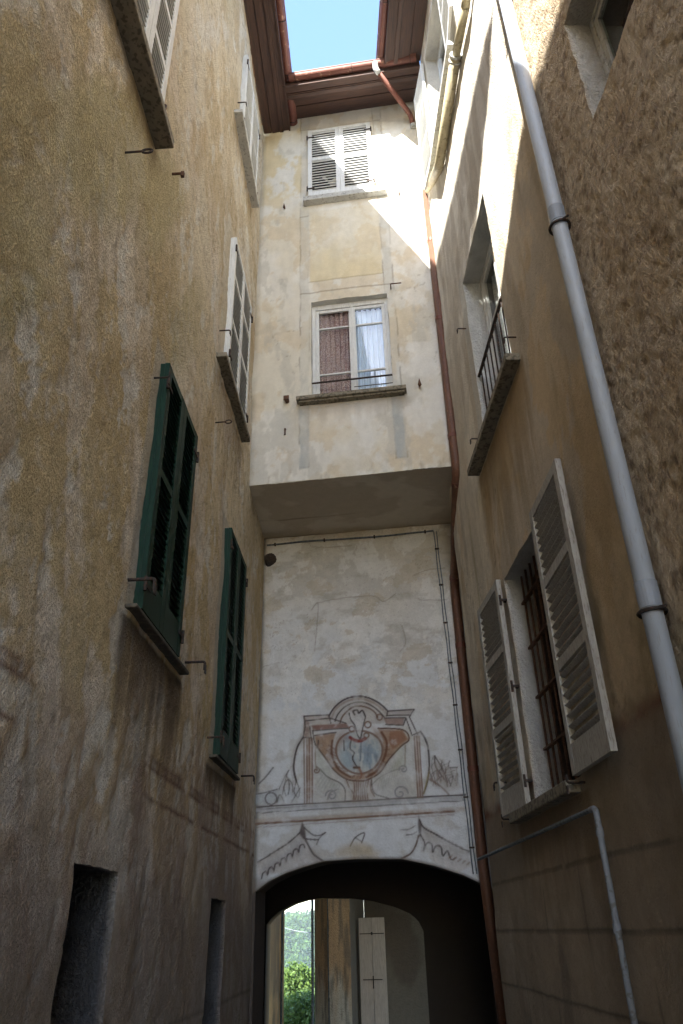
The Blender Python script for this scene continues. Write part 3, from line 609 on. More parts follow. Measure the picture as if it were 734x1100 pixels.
    for i in range(5): ln(Bc([(470+i*22, 330+i*8), (485+i*22, 318+i*8)]), UMB, .5, 1)
    # cracks
    for q in ([(340, 648), (365, 643), (400, 640), (412, 646), (425, 638)], [(445, 618), (460, 612), (478, 610)], [(430, 700), (436, 690), (432, 672)], [(276, 720), (284, 716), (300, 712)], [(335, 655), (342, 650), (338, 700)], [(335, 587), (350, 588), (378, 586)], [(455, 645), (480, 644)]): ln(q, np.array([.20, .17, .14]), .4, .6)
    for sc_, sd_, th_, al_ in ((2.2, 371, .0035, .55), (4.5, 373, .004, .4), (7, 377, .005, .3)):
        cr = np.abs(fbm(x*sc_*.8, z*sc_*1.6, sd_, 6, .6)-.5); c = mix(c, np.array([.20, .17, .14]), sst(th_, 0, cr)*al_*sst(.48, .6, fbm(x*1.3, z*1.3, sd_+1, 3))*(.3+.7*sst(3.7, 4.3, z)))
    # darker brown line along the lower edge of the arch
    e = z-arc_low(x); c = mix(c, np.array([.16, .13, .10]), sst(.035, .0, e+.02*(n2-.5))*.8)
    return c*(.86+.14*n3)[..., None]
def arch_disp(x, z): return -(fbm(x*1.3, z*1.3, 35, 4)-.5)*.03-(fbm(x*11, z*11, 36, 3)-.5)*.006
AW = empty('passage_front', WF); AW.parent = endh; AW.matrix_world = Matrix.Translation(Vector(WF.P))@Matrix.Rotation(WF.ang, 4, 'Z')
bpy.data.objects.remove(AW)
def reparent_local(o, fr, parent_fr, parent):
    o.parent = parent; v = fr.P-parent_fr.P
    o.location = (float(v@parent_fr.ux), float(v@parent_fr.uy), 0); o.rotation_euler = (0, 0, fr.ang-parent_fr.ang)
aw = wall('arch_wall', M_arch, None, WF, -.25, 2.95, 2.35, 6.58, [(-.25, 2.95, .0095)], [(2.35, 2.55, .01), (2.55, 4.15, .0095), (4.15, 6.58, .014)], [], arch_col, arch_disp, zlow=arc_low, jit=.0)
reparent_local(aw, WF, XF, endh)
# the passage: thickness of the arch, side walls, vault and far arch
passage_shade = np.array([.075, .06, .05])  # shade of the passage put into its wall colour
def cave(u, v, base=passage_shade, seed=7):
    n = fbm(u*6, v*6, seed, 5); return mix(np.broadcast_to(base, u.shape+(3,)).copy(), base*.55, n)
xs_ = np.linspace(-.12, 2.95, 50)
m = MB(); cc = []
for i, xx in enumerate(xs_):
    for t in (0.0, .15, .45): m.v.append((xx, t, float(arc_low(np.array(xx))))); cc.append(tuple(np.array([.34, .30, .25]) if t == 0 else passage_shade))  # pale front lip, deeper rows take the painted passage shade
for i in range(49):
    for k in range(2): a = i*3+k; m.f.append((a, a+3, a+4, a+1))
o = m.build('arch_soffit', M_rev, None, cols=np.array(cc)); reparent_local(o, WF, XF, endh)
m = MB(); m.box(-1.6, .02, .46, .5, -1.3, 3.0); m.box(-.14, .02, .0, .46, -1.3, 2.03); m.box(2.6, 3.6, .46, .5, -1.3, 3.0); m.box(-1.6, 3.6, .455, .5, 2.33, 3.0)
o = m.build('passage_inner_jamb', M_rev, None, cols=np.tile(passage_shade, (len(m.v), 1))); reparent_local(o, WF, XF, endh)
for q in (-1.65, 3.3): m = MB(); m.box(q, q+.1, .5, 4.0, -1.3, 3.0); o = m.build('passage_side_wall', M_rev, None, cols=np.tile(passage_shade, (len(m.v), 1))); reparent_local(o, WF, XF, endh)
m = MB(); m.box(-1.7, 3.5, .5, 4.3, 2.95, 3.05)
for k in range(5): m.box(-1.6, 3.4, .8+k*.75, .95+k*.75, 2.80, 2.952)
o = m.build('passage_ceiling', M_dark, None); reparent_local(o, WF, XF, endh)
A2 = [WF.at(x_, y_, 4.0)[::2] for x_, y_ in ((286.5, 993), (290, 988), (300, 979), (315, 971), (330, 966.5), (344, 964.8), (377, 965), (400, 968), (425, 974.5), (442, 982), (450, 990), (455, 1000))]
a2x = np.array([p[0] for p in A2]); a2z = np.array([p[1] for p in A2])
m = MB(); n = 40; X2 = np.linspace(a2x[0], a2x[-1], n)
for xx in X2:
    zz = float(np.interp(xx, a2x, a2z))
    for (yy, z_) in ((4.0, 3.0), (4.0, zz), (4.3, zz), (4.3, 3.0)): m.v.append((xx, yy, z_))
for i in range(n-1):
    for k in range(3): a = i*4+k; m.f.append((a, a+4, a+5, a+1))
m.box(-1.65, a2x[0], 4.0, 4.3, -1.3, 3.0); m.box(a2x[-1], 3.5, 4.0, 4.3, -1.3, 3.0)
o = m.build('far_arch', M_rev, None, cols=np.array([[.05, .04, .032] if v[1] < 4.1 else [.42, .27, .14] for v in m.v])); reparent_local(o, WF, XF, endh)  # front painted dark as shade, rear lighter as if daylit
m = MB(); m.box(-4, 8, 4.35, 4.6, 2.9, 14.6); m.build('back_wall', M_rev, endh, cols=np.tile(np.array([.4, .35, .25]), (8, 1))).location = (0, dW, 0)
FARX0, FARX1 = float(a2x[0]), float(a2x[-1])

re = roof(endh, .50, 2.75, .76, 13.98, 13.70, run=5, rise=1.8)
g_end = gutter(endh, .62, 2.70, -.84, 13.80, mat=M_copper_dull)
m = MB(); m.tube([(2.04, -.86, 13.80), (2.04, -.86, 13.70)], .05, 12); m.tube(bend([(2.04, -.86, 13.74), (2.04, -.86, 13.64), (2.09, -.80, 13.60)], .04), .045, 12)
m.build('gutter_outlet', M_sillw, g_end, smooth=True)

# lower facade window: two casements, lace curtains
fx0, fx1, fz0, fz1 = .82, 1.93, 7.84, 9.60
m = MB(); d0, d1 = .09, .15
for b in ((fx0, fx0+.05, fz0, fz1), (fx1-.05, fx1, fz0, fz1), (fx0+.05, fx1-.05, fz1-.09, fz1), (fx0+.05, fx1-.05, fz0, fz0+.05)): m.box(b[0], b[1], d0, d1, b[2], b[3])
win = m.build('window', M_white, endh, bevel=.004); win['label'] = 'casement window with lace curtains in the middle of the end facade'
for k, (a, b) in enumerate(((fx0+.052, 1.398), (1.402, fx1-.052))):
    s = MB(); z0, z1 = fz0+.055, fz1-.095
    s.box(a, a+.045, d0+.012, d1-.012, z0, z1); s.box(b-.045, b, d0+.012, d1-.012, z0, z1)
    for zz, h in ((z0, .08), (8.30, .025), (9.14, .025), (z1-.05, .05)): s.box(a+.045, b-.045, d0+.014, d1-.014, zz, zz+h)
    if k == 0: s.box(b-.012, b+.02, d0-.008, d0+.012, z0, z1)
    s.build('casement', M_white, win, bevel=.003)
    g = MB(); g.add([(a+.04, .12, z0+.04), (b-.04, .12, z0+.04), (b-.04, .12, z1-.03), (a+.04, .12, z1-.03)], [(0, 1, 2, 3)]); g.build('pane', M_glass, win)
M_lace, n_, b_ = new_mat('rose_lace'); N = n_.nodes.new; L = n_.links.new
tc = N('ShaderNodeTexCoord'); vo = N('ShaderNodeTexVoronoi'); vo.inputs['Scale'].default_value = 95; mp = N('ShaderNodeMapping'); mp.inputs['Scale'].default_value = (1, .2, .8); L(tc.outputs['Object'], mp.inputs[0]); L(mp.outputs[0], vo.inputs['Vector'])
cr = N('ShaderNodeValToRGB'); cr.color_ramp.elements[0].color = (.62, .50, .49, 1); cr.color_ramp.elements[0].position = .25; cr.color_ramp.elements[1].color = (.24, .13, .13, 1); cr.color_ramp.elements[1].position = .6
L(vo.outputs['Distance'], cr.inputs[0]); L(cr.outputs[0], b_.inputs['Base Color']); b_.inputs['Roughness'].default_value = .9
M_voile = simple('sky_tinted_voile', (.62, .70, .85), .9, var=.08, scale=6, col2=(.55, .63, .8), thr=.6)  # blue of the sky reflected in the pane put into the cloth
def curtain(a, b, z0, z1, y, mat, folds, amp, parent, hem=None):
    nx, nz = 90, 40; m = MB()
    for i in range(nx):
        t = i/(nx-1)
        for j in range(nz):
            s = j/(nz-1); zz = z0+(z1-z0)*s
            if hem and s < .35: zz = z0+(z1-z0)*s + hem(t)*(1-s/.35)
            yy = y+amp*(math.sin(t*folds*2*math.pi+.6*math.sin(3*s))*(.6+.4*s)+.4*math.sin(t*folds*4.3*math.pi+s))
            m.v.append((a+(b-a)*t, yy, zz))
    for i in range(nx-1):
        for j in range(nz-1): q = i*nz+j; m.f.append((q, q+nz, q+nz+1, q+1))
    return m.build('curtain', mat, parent, smooth=True)
curtain(fx0+.06, 1.41, fz0+.02, fz1-.1, .172, M_lace, 7, .016, win)
curtain(1.41, fx1-.05, fz0+.03, fz1-.12, .172, M_voile, 6, .016, win)
m = MB(); m.box(fx0-.05, fx1+.05, .5, .55, fz0-.05, fz1+.05); m.box(fx0-.06, fx0-.03, .16, .5, fz0, fz1); m.box(fx1+.03, fx1+.06, .16, .5, fz0, fz1); m.box(fx0-.06, fx1+.06, .16, .5, fz1+.03, fz1+.06); m.box(fx0-.06, fx1+.06, .165, .5, fz0-.06, fz0-.03); m.build('room_lining', M_dark, win)
m = MB(); m.tube([(fx0-.0, .03, 8.12), (fx1+.0, .03, 8.12)], .013, 10); m.tube([(1.40, .05, 8.0), (fx1, .05, 8.0)], .006, 8); m.build('guard_rail', M_iron, win)
m = MB(); m.box(.63, 2.10, -.12, .02, 7.755, 7.82); m.box(.66, 2.07, -.09, .02, 7.73, 7.756); m.build('sill', M_sill, win, bevel=.012)
# upper facade window with closed shutters
closed_window(endh, .79, 1.85, 11.86, 13.52, (.86,), M_white, d=-.04, sill=(.72, 2.04, 11.68, 11.78, .12), sillmat=M_sillw, stile=.065, pitch=.062, ang=48, half=.022, st=.014, label='top window of the end facade behind closed white louvred shutters')

# ================================================================== RIGHT HOUSE
JX = 4.25      # joint between the two right hand houses
right = empty('house', RF); tag(right, 'ochre house on the right with a balcony door and open grey shutters', 'house', 'old plastered houses round the alley')
ORC = np.array([.60, .475, .31])
def right_col(x, z):
    n = fbm(x*.9+z*.2, z*.45, 401, 6); n2 = fbm(x*2.2, z*.9, 413, 6, .6); n3 = fbm(x*6, z*4, 421, 5)
    c = np.broadcast_to(ORC, x.shape+(3,)).copy()
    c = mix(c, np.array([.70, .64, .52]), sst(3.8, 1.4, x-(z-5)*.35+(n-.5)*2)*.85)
    c = mix(c, np.array([.78, .75, .68]), sst(6.3, 8.5, z+(n-.5)*2-x*.1)*.9)  # paler upper plaster, lightened further to strengthen the sunlit stretch
    c = mix(c, np.array([.50, .35, .18]), sst(.52, .60, n2)*.45*sst(8, 6, z))
    c = mix(c, np.array([.52, .47, .39]), sst(.51, .54, fbm(x*1.4, z*1.0, 431, 7, .58))*.55)
    c = mix(c, np.array([.24, .19, .10]), sst(.55, .7, fbm(x*3.2, z*2, 441, 5))*.5*sst(4.5, 3, z))
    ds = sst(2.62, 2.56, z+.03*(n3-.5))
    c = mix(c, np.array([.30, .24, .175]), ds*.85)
    band = np.exp(-((z-2.60)/.055)**2)*sst(.3, .55, fbm(x*2, z*4, 451, 4)); c = mix(c, np.array([.20, .085, .05]), band*.9)
    for zc, wd in ((1.95, .013), (1.55, .013), (1.12, .013)): c = mix(c, np.array([.08, .065, .05]), np.exp(-((z-zc)/wd)**2)*.75*sst(.2, .3, fbm(x*3, z*5, 457, 3)))
    for k in range(-2, 6): xv = k*.95+.35; c = mix(c, np.array([.08, .07, .05]), np.exp(-((x-xv)/.008)**2)*.45*sst(1.95, 1.93, z)*sst(.4, .6, fbm(x*3+5, z*2, 459, 3)))
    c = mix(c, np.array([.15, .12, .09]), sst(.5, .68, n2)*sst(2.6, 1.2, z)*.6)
    c = mix(c, np.array([.30, .19, .08]), streak(x, z, .97, 2.9, 5.80, 1.6, 41)*.75)
    c = mix(c, BR*.8, streak(x, z, .8, 2.7, 2.36, .7, 43)*.6)
    c = mix(c, np.array([.30, .30, .12]), np.exp(-((x-.28-(z-5)*.02)/.035)**2)*sst(5.9, 5.4, z)*sst(2.7, 3.4, z)*.6)     # green run-off line
    c = mix(c, np.array([.30, .22, .12]), sst(.45, .65, fbm(x*6, z*.7, 461, 5))*.35*sst(3.0, 5.0, z))
    s = sst(.05, .07, x)*sst(.62, .60, x)*sst(2.9, 3.0, z)*sst(8.5, 8.4, z); c = mix(c, np.array([.52, .45, .34]), s*.35)
    s = sst(1.20, 1.22, x)*sst(1.44, 1.42, x)*sst(5.85, 5.9, z)*sst(8.4, 8.35, z); c = mix(c, np.array([.50, .50, .47]), s*.5)
    cr = np.abs(fbm(x*1.0, z*.6, 471, 6)-.5); c = mix(c, np.array([.12, .08, .05]), sst(.004, .0, cr)*.5*sst(.5, .6, fbm(x*.7, z*.7, 474, 3)))
    return c*(.85+.3*n3)[..., None]
def right_disp(x, z): return -(fbm(x*1.1, z*1.1, 45, 4)-.5)*.04-(fbm(x*10, z*8, 46, 4, .6)-.5)*.010
R1 = (1.42, 2.66, 5.90, 8.20); R2 = (1.42, 2.60, 2.45, 4.39); RT = (1.05, 2.35, 11.1, 13.35)
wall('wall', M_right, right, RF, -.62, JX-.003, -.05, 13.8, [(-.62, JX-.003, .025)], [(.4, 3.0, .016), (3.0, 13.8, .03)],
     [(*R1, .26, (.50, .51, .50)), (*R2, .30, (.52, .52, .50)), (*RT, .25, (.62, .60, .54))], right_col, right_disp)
# beyond the corner the wall turns slightly outwards under the overhang
a0 = (-.62, 0.); w0 = RF.w(*[np.array(q) for q in (a0[0], 0., 0.)]); w1 = WF.w(np.array(2.84), np.array(.47), np.array(0.))
def to_local(fr, p): v = np.array(p)-fr.P; return (float(v@fr.ux), float(v@fr.uy), float(v[2]))
l1 = to_local(RF, w1)
def turn_col(u, v): return right_col(-.62-u*.9, 8*v)
plain_panel('wall_return', M_right, right, [(-.59, -.004, 0), (l1[0], l1[1], 0), (l1[0], l1[1], 8), (-.59, -.004, 8)], 30, 260, turn_col, .02, 9)

m = MB(); m.box(-2.4, JX, .95, 1.05, -.1, 13.7); m.box(-2.4, -2.3, -.3, .95, 2.4, 13.7); m.build('sky_blocker', M_dark, right)  # unseen dark box added to stop sky light leaking from behind
# balcony door in the middle
def glazed(parent, x0, x1, z0, z1, d, fmat, gmat, label, muntins=(), leaves=2, fw_=.06, curtain_mat=None):
    m = MB(); m.box(x0, x0+fw_, d-.06, d, z0, z1); m.box(x1-fw_, x1, d-.06, d, z0, z1); m.box(x0+fw_, x1-fw_, d-.06, d, z1-fw_, z1); m.box(x0+fw_, x1-fw_, d-.06, d, z0, z0+fw_)
    win = m.build('window', fmat, parent, bevel=.004); win['label'] = label
    wd = (x1-x0-2*fw_)/leaves
    for k in range(leaves):
        a = x0+fw_+k*wd+.002; b = a+wd-.004; s = MB(); za, zb = z0+fw_+.003, z1-fw_-.003
        s.box(a, a+.05, d-.05, d-.012, za, zb); s.box(b-.05, b, d-.05, d-.012, za, zb); s.box(a+.05, b-.05, d-.048, d-.014, za, za+.09); s.box(a+.05, b-.05, d-.048, d-.014, zb-.05, zb)
        for mz in muntins: s.box(a+.05, b-.05, d-.046, d-.016, mz, mz+.03)
        s.build('casement', fmat, win, bevel=.003)
        g = MB(); g.add([(a+.045, d-.03, za+.05), (b-.045, d-.03, za+.05), (b-.045, d-.03, zb-.03), (a+.045, d-.03, zb-.03)], [(0, 1, 2, 3)]); g.build('pane', gmat, win)
    m = MB(); m.box(x0-.03, x1+.03, d+.35, d+.38, z0-.03, z1+.03); m.box(x0-.03, x0, d, d+.35, z0, z1); m.box(x1, x1+.03, d, d+.35, z0, z1); m.box(x0-.03, x1+.03, d+.001, d+.35, z1, z1+.03); m.box(x0-.03, x1+.03, d+.001, d+.35, z0-.03, z0)
    m.build('room_lining', M_dark, win)
    if curtain_mat: curtain(x0+.08, x1-.08, z0+.05, z1-.08, d+.05, curtain_mat, 9, .01, win)
    return win
M_blind = simple('pale_curtain', (.5, .5, .48), .9, var=.1)
w1_ = glazed(right, R1[0], R1[1], R1[2], R1[3], .26, M_white, M_glass, 'tall recessed balcony door with an iron railing in the middle of the right wall', muntins=(6.6, 7.4), curtain_mat=M_blind)
m = MB(); m.tube([(R1[0]-.01, .035, 6.80), (R1[1]+.01, .035, 6.80)], .018, 8); m.tube([(R1[0]-.01, .035, 5.98), (R1[1]+.01, .035, 5.98)], .01, 8)
for k in range(8): xx = R1[0]+.12+k*(R1[1]-R1[0]-.24)/7; m.tube([(xx, .035, 5.9), (xx, .035, 6.80)], .009, 6)
m.build('railing', M_iron, w1_)
m = MB(); m.box(.98, 2.86, -.12, .04, 5.80, 5.875); m.build('sill', M_sill, w1_, bevel=.008)
for (hx, hz) in ((2.86, 6.05), (1.25, 6.1), (1.3, 7.6)): holdback(w1_, hx, hz, 1, .8)
# barred window with opened shutters
m = MB(); m.box(R2[0]-.02, R2[1]+.02, .62, .65, R2[2]-.02, R2[3]+.02); m.box(R2[0]-.03, R2[0], .30, .62, R2[2], R2[3]); m.box(R2[1], R2[1]+.03, .30, .62, R2[2], R2[3]); m.box(R2[0]-.03, R2[1]+.03, .301, .62, R2[3], R2[3]+.03); m.box(R2[0]-.03, R2[1]+.03, .301, .62, R2[2]-.03, R2[2])
w2_ = m.build('window', M_dark, right); w2_['label'] = 'barred window between opened grey louvred shutters, lowest on the right wall'
m = MB(); m.box(R2[0], R2[0]+.06, .25, .299, R2[2], R2[3]); m.box(R2[1]-.06, R2[1], .25, .299, R2[2], R2[3]); m.box(R2[0]+.06, R2[1]-.06, .25, .299, R2[3]-.06, R2[3]); m.box(R2[0]+.06, R2[1]-.06, .25, .299, R2[2], R2[2]+.06); m.box(1.97, 2.05, .252, .298, R2[2]+.06, R2[3]-.06)
m.build('frame', M_darkw, w2_)
m = MB()
for k in range(8): xx = R2[0]+.07+k*(R2[1]-R2[0]-.14)/7; m.tube([(xx, .14, R2[2]-.01), (xx, .14, R2[3]+.01)], .011, 8)
for zz in (2.85, 3.28, 3.72, 4.14): m.box(R2[0]-.01, R2[1]+.01, .122, .158, zz, zz+.018)
m.build('window_bars', M_rust, w2_)
m = MB(); m.box(.85, 2.56, -.10, .06, 2.355, 2.435); m.build('sill', M_sill, w2_, bevel=.01)
for (hx, rot, wd) in ((R2[1]+.06, R(1.2), .79), (R2[0]-.02, R(178), .80)):
    near = hx > 2
    o = leaf_mb(wd, 1.97, (.68, 1.30), stile=.075, pitch=.066, ang=34, t=.044, slat_t=.008, half=.020, rail_h=.075, flip=-1 if near else 1, solid_bottom=.08).build('shutter', M_greyw, w2_, bevel=.003)
    o.location = (hx, -.055, 2.44); o.rotation_euler = (0, 0, -rot if near else rot)
    if not near: o.rotation_euler = (0, 0, math.pi+R(2))
    o['label'] = 'opened grey shutter leaf nearer the camera' if near else 'opened grey shutter leaf farther from the camera'
    for zz in (2.62, 3.4, 4.2): h = MB(); h.tube([(hx, -.06, zz-.05), (hx, -.06, zz+.05)], .012, 8); h.box(hx-.04, hx+.02, -.065, .0, zz-.01, zz+.01); h.build('hinge', M_iron, w2_)
holdback(w2_, .52, 2.75, 1, .9); holdback(w2_, 2.66, 2.40, -1, .9); holdback(w2_, .62, 2.42, -1, .8)
# topmost window
w3_ = glazed(right, RT[0], RT[1], RT[2], RT[3], .25, M_white, M_glass, 'topmost sunlit window of the right wall, just under the eaves', muntins=(12.2,))
m = MB(); m.box(.85, 2.6, -.10, .04, 10.99, 11.07); m.build('sill', M_sillw, w3_, bevel=.008)
o = leaf_mb(.60, 2.2, (.7, 1.45), stile=.06, pitch=.05, ang=35).build('shutter', M_white, w3_); o.location = (RT[1]+.02, -.05, 11.12); o.rotation_euler = (0, 0, -R(5))
o = leaf_mb(.60, 2.2, (.7, 1.45), stile=.06, pitch=.05, ang=35, flip=-1).build('shutter', M_white, w3_); o.location = (RT[0]-.02, -.05, 11.12); o.rotation_euler = (0, 0, math.pi+R(4))
rr = roof(right, .78, JX, .57, 13.82, 13.74, run=4.5, rise=1.4, name='roof')
gutter(right, .72, JX, -.64, 13.88)

# ================================================================== NEAR RIGHT HOUSE, coarse brown render
near = empty('house', RF, (JX, 0, 0)); tag(near, 'coarse brown rendered house nearest the camera on the right, small deep window up high', 'house', 'old plastered houses round the alley')
def near_col(x, z):
    X = x+JX; n = fbm(X*.8, z*.6, 501, 6); n2 = fbm(X*3, z*3, 513, 6, .6); n3 = fbm(X*11, z*11, 521, 5, .6)
    c = np.broadcast_to(np.array([.48, .385, .27]), x.shape+(3,)).copy()
    c = mix(c, np.array([.37, .28, .19]), sst(.45, .6, n2)*.4); c = mix(c, np.array([.54, .45, .33]), sst(.55, .66, n)*.5); c = mix(c, np.array([.42, .31, .19]), sst(.56, .66, fbm(X*1.5, z*.8, 531, 5))*.5)
    c = mix(c, np.array([.24, .18, .12]), sst(.58, .72, n3)*.4)
    c = mix(c, np.array([.20, .14, .09]), sst(.58, .64, fbm(X*24+z*8, z*17, 541, 4, .65))*.65); c = mix(c, np.array([.62, .52, .38]), sst(.62, .68, fbm(X*22, z*16, 547, 4, .65))*.35)
    c = mix(c, np.array([.26, .20, .14]), sst(2.62, 2.5, z)*.8); c = mix(c, np.array([.12, .11, .05]), sst(.5, .65, n)*sst(3.2, 2.2, z)*.5)
    c = mix(c, np.array([.07, .06, .05]), np.exp(-((z-1.55)/.008)**2)*.5)
    return c
def near_disp(x, z): return -(fbm(x*1.1, z*1.1, 55, 4)-.5)*.04+np.maximum(0, fbm(x*22+z*5, z*19, 56, 4, .6)-.47)*.026*sst(2.4, 2.9, z)-(fbm(x*7, z*7, 57, 3)-.5)*.012
RN = (4.90-JX, 5.72-JX, 5.98, 7.05)
wall('wall', M_rough, near, RF, .004, 9.2, -.05, 13.8, [(.004, 2.6, .017)], [(.4, 2.4, .04), (2.4, 9.5, .017)], [(*RN, .24, (.40, .38, .34))], near_col, near_disp)
m = MB(); m.box(-.0115, .0115, -.012, .12, -.05, 13.8); m.build('joint_filler', M_rough, near, cols=np.tile(np.array([.2, .15, .1]), (8, 1)))
glazed(near, RN[0], RN[1], RN[2], RN[3], .24, M_sillw, M_glassg, 'small deep window high on the coarse brown wall', leaves=1, fw_=.04)
m = MB(); m.box(9.0, 9.2, .02, 7, 0, 13.6); m.build('end_wall', M_rough, near, cols=np.tile(np.array([.48, .385, .27]), (8, 1)))  # unseen end, placed to set how much light reaches the alley
rn = roof(near, 0.02, 9.2, .55, 13.82, 13.80, run=4.5, rise=1.4); gutter(near, .02, 9.2, -.62, 13.9)

# ================================================================== PIPES AND CABLES (top level)
def local_thing(name, fr, base, label, cat, group=None):
    return tag(empty(name, fr, base), label, cat, group)
def sub(p, base): return tuple(a-b for a, b in zip(p, base))
# grey downpipe at the joint
b0 = (RF.at(606, 263, -.085)[0], -.085, 0.); print('pipe', b0, RF.at(703, 668, -.085), RF.at(562, 87, -.085))
t = local_thing('downpipe', RF, b0, 'thick pale grey plastic downpipe at the joint of the two right hand houses', 'downpipe', 'rainwater downpipes')
m = MB(); m.tube([(0, 0, 0), (0, 0, 13.6)], .052, 24)
m.build('pipe', M_grey, t, smooth=True)
for zz in (2.93, 5.72, 8.7): m = MB(); m.tube([(0, 0, zz+.02), (0, 0, zz+.16)], .0565, 24); m.build('sleeve', M_sleeve, t, smooth=False)
for zz in (2.93, 5.70, 8.7):
    m = MB(); m.tube([(.066*math.cos(a), .066*math.sin(a), zz) for a in [i*math.pi/12 for i in range(25)]], .010, 6); m.tube([(.07, 0, zz), (.10, .03, zz)], .008, 6); m.tube([(-.066, .0, zz), (-.075, .09, zz)], .008, 6); m.build('pipe_clamp', M_iron, t)
# copper downpipe in the corner
pts = [XF.at(460, 205, -.09), XF.at(478, 360, -.09), XF.at(493.5, 505, -.09)]
p_top = pts[0]; p_bot = (pts[2][0], -.09, 6.42)
px2 = WF.at(489.5, 640, -.10); px3 = WF.at(519, 930, -.10)
lw2 = to_local(XF, WF.w(*[np.array(q) for q in px2])); lw3 = to_local(XF, WF.w(*[np.array(q) for q in px3]))
t = local_thing('downpipe', XF, (p_bot[0], -.09, 0), 'rusty copper red downpipe in the corner of the end facade', 'downpipe', 'rainwater downpipes')
B = (p_bot[0], -.09, 0); c_ = lw3[0]; 
p_top = (p_top[0]-.035, -.10, p_top[2]); p_bot = (p_bot[0]-.03, -.10, p_bot[2])
path = [sub(p_top, B), sub(p_bot, B), sub((lw2[0], lw2[1], 5.55), B), sub((lw3[0], lw3[1], 2.2), B), sub((lw3[0]+.07, lw3[1], 0), B)]
m = MB(); m.tube(bend(path, .15, 6), .06, 18); m.build('pipe', M_copper, t, smooth=True)
def ring(a, b, f_, r_, l=.03):
    A = Vector(a)*(1-f_)+Vector(b)*f_; d = (Vector(b)-Vector(a)).normalized(); m = MB(); m.tube([A-d*l, A+d*l], r_+.014, 16); m.build('pipe_collar', M_copper_dull, t)
for f_ in (.22, .52, .9): ring(path[0], path[1], f_, .052)
for f_ in (.1, .93): ring(path[1], path[2], f_, .052)
for f_ in (.25, .7): ring(path[2], path[3], f_, .052)
# slanting copper pipe from the gutter to the corner
gA = (2.09, -.80, 13.60); gB = XF.at(441, 123, -.12)
t = local_thing('drain_pipe', XF, gA, 'short slanting copper red pipe from the roof gutter to the wall corner', 'drain pipe')
m = MB(); m.tube(bend([(0, 0, 0), sub(gB, gA), sub((gB[0]+.03, -.02, gB[2]-.14), gA)], .06), .042, 16); m.build('pipe', M_copper_dull, t, smooth=True)
m = MB(); q = Vector(sub((gB[0]+.03, -.02, gB[2]-.14), gA)); m.tube([q+Vector((0, 0, .05)), q+Vector((0, 0, -.06))], .05, 16); m.build('pipe_end', M_sillw, t)
# beige pipe along the right wall
ps = [RF.at(500, 8, -.07), RF.at(489.5, 62, -.07), RF.at(472, 178, -.07)]
e = to_local(RF, XF.w(*[np.array(q) for q in XF.at(460.5, 206, -.10)]))
t = local_thing('drain_pipe', RF, (ps[0][0], -.07, ps[0][2]), 'beige sheathed pipe running along the sunlit right wall to the copper downpipe', 'drain pipe')
B = (ps[0][0], -.07, ps[0][2])
m = MB(); m.tube([sub(ps[0], B), sub(ps[1], B)], .050, 14); m.tube(bend([sub(ps[0], B), (0.12, .0, .03), (.16, .10, .05)], .05), .05, 14)
m.tube(bend([sub(ps[1], B), sub(ps[2], B), sub(e, B)], .1), .066, 16); m.build('pipe', M_beige, t, smooth=True)
m = MB(); q = Vector(sub(ps[1], B)); d = (Vector(sub(ps[2], B))-q).normalized(); m.tube([q-d*.04, q-d*.01], .075, 16); m.tube([q+d*.03, q+d*.05], .078, 16); m.build('pipe_collar', M_sillw, t)
# pipe low on the right wall
P1 = RF.at(508, 929, -.06); P2 = RF.at(637, 862, -.06); zz = (P1[2]+P2[2])/2
t = local_thing('conduit', RF, (P2[0], -.05, 0), 'thin grey conduit bending down below the barred window', 'conduit')
m = MB(); m.tube([(-P2[0]-.95, 0, zz), (-.05, 0, zz)], .015, 10); m.build('cable', M_cable, t)
m = MB(); m.tube(bend([(-.09, 0, zz), (.0, 0, zz), (.03, 0, 0)], .055, 7), .019, 14); m.build('pipe', M_greyd, t, smooth=True)
for q in (.11, .62, 1.5): m = MB(); m.tube([(.012*q, 0, zz-q), (.012*q, 0, zz-q-.05)], .0235, 14); m.build('pipe_collar', M_greyd, t)
# cables on the painted wall
ca = WF.at(466, 571, -.02); cb = WF.at(507, 922, -.02)
t = local_thing('cable', WF, (ca[0], -.02, 0), 'pair of thin dark cables clipped down the painted wall beside the copper pipe', 'cable')
m = MB()
for o_, ph in ((0, 0), (.035, 1.3)):
    q = []
    for i in range(30):
        s_ = i/29; q.append((o_+(cb[0]-ca[0])*s_+.004*math.sin(i*1.3+ph), 0.004*math.sin(i*.9+ph), ca[2]+(2.1-ca[2])*s_))
    m.tube(q, .0075, 6)
m.build('wire', M_cable, t)
for i in range(8): m = MB(); s_ = (i+.5)/8; xx = (cb[0]-ca[0])*s_; zz = ca[2]+(2.1-ca[2])*s_; m.box(xx-.012, xx+.047, -.012, .018, zz-.008, zz+.008); m.build('cable_clip', M_iron, t)
cl = WF.at(287, 584, -.02)
t = local_thing('cable', WF, (cl[0], -.02, 6.42), 'dark cable running under the overhang along the top of the painted wall', 'cable')
m = MB(); q = [((ca[0]-cl[0])*i/20, .003*math.sin(i), .01*math.sin(i*.35)+.0) for i in range(21)]; m.tube(q, .013, 8); m.build('wire', M_cable, t)
for i in (1, 7, 13, 19): m = MB(); m.box(q[i][0]-.01, q[i][0]+.01, -.016, .03, q[i][2]-.02, q[i][2]+.02); m.build('cable_clip', M_iron, t)

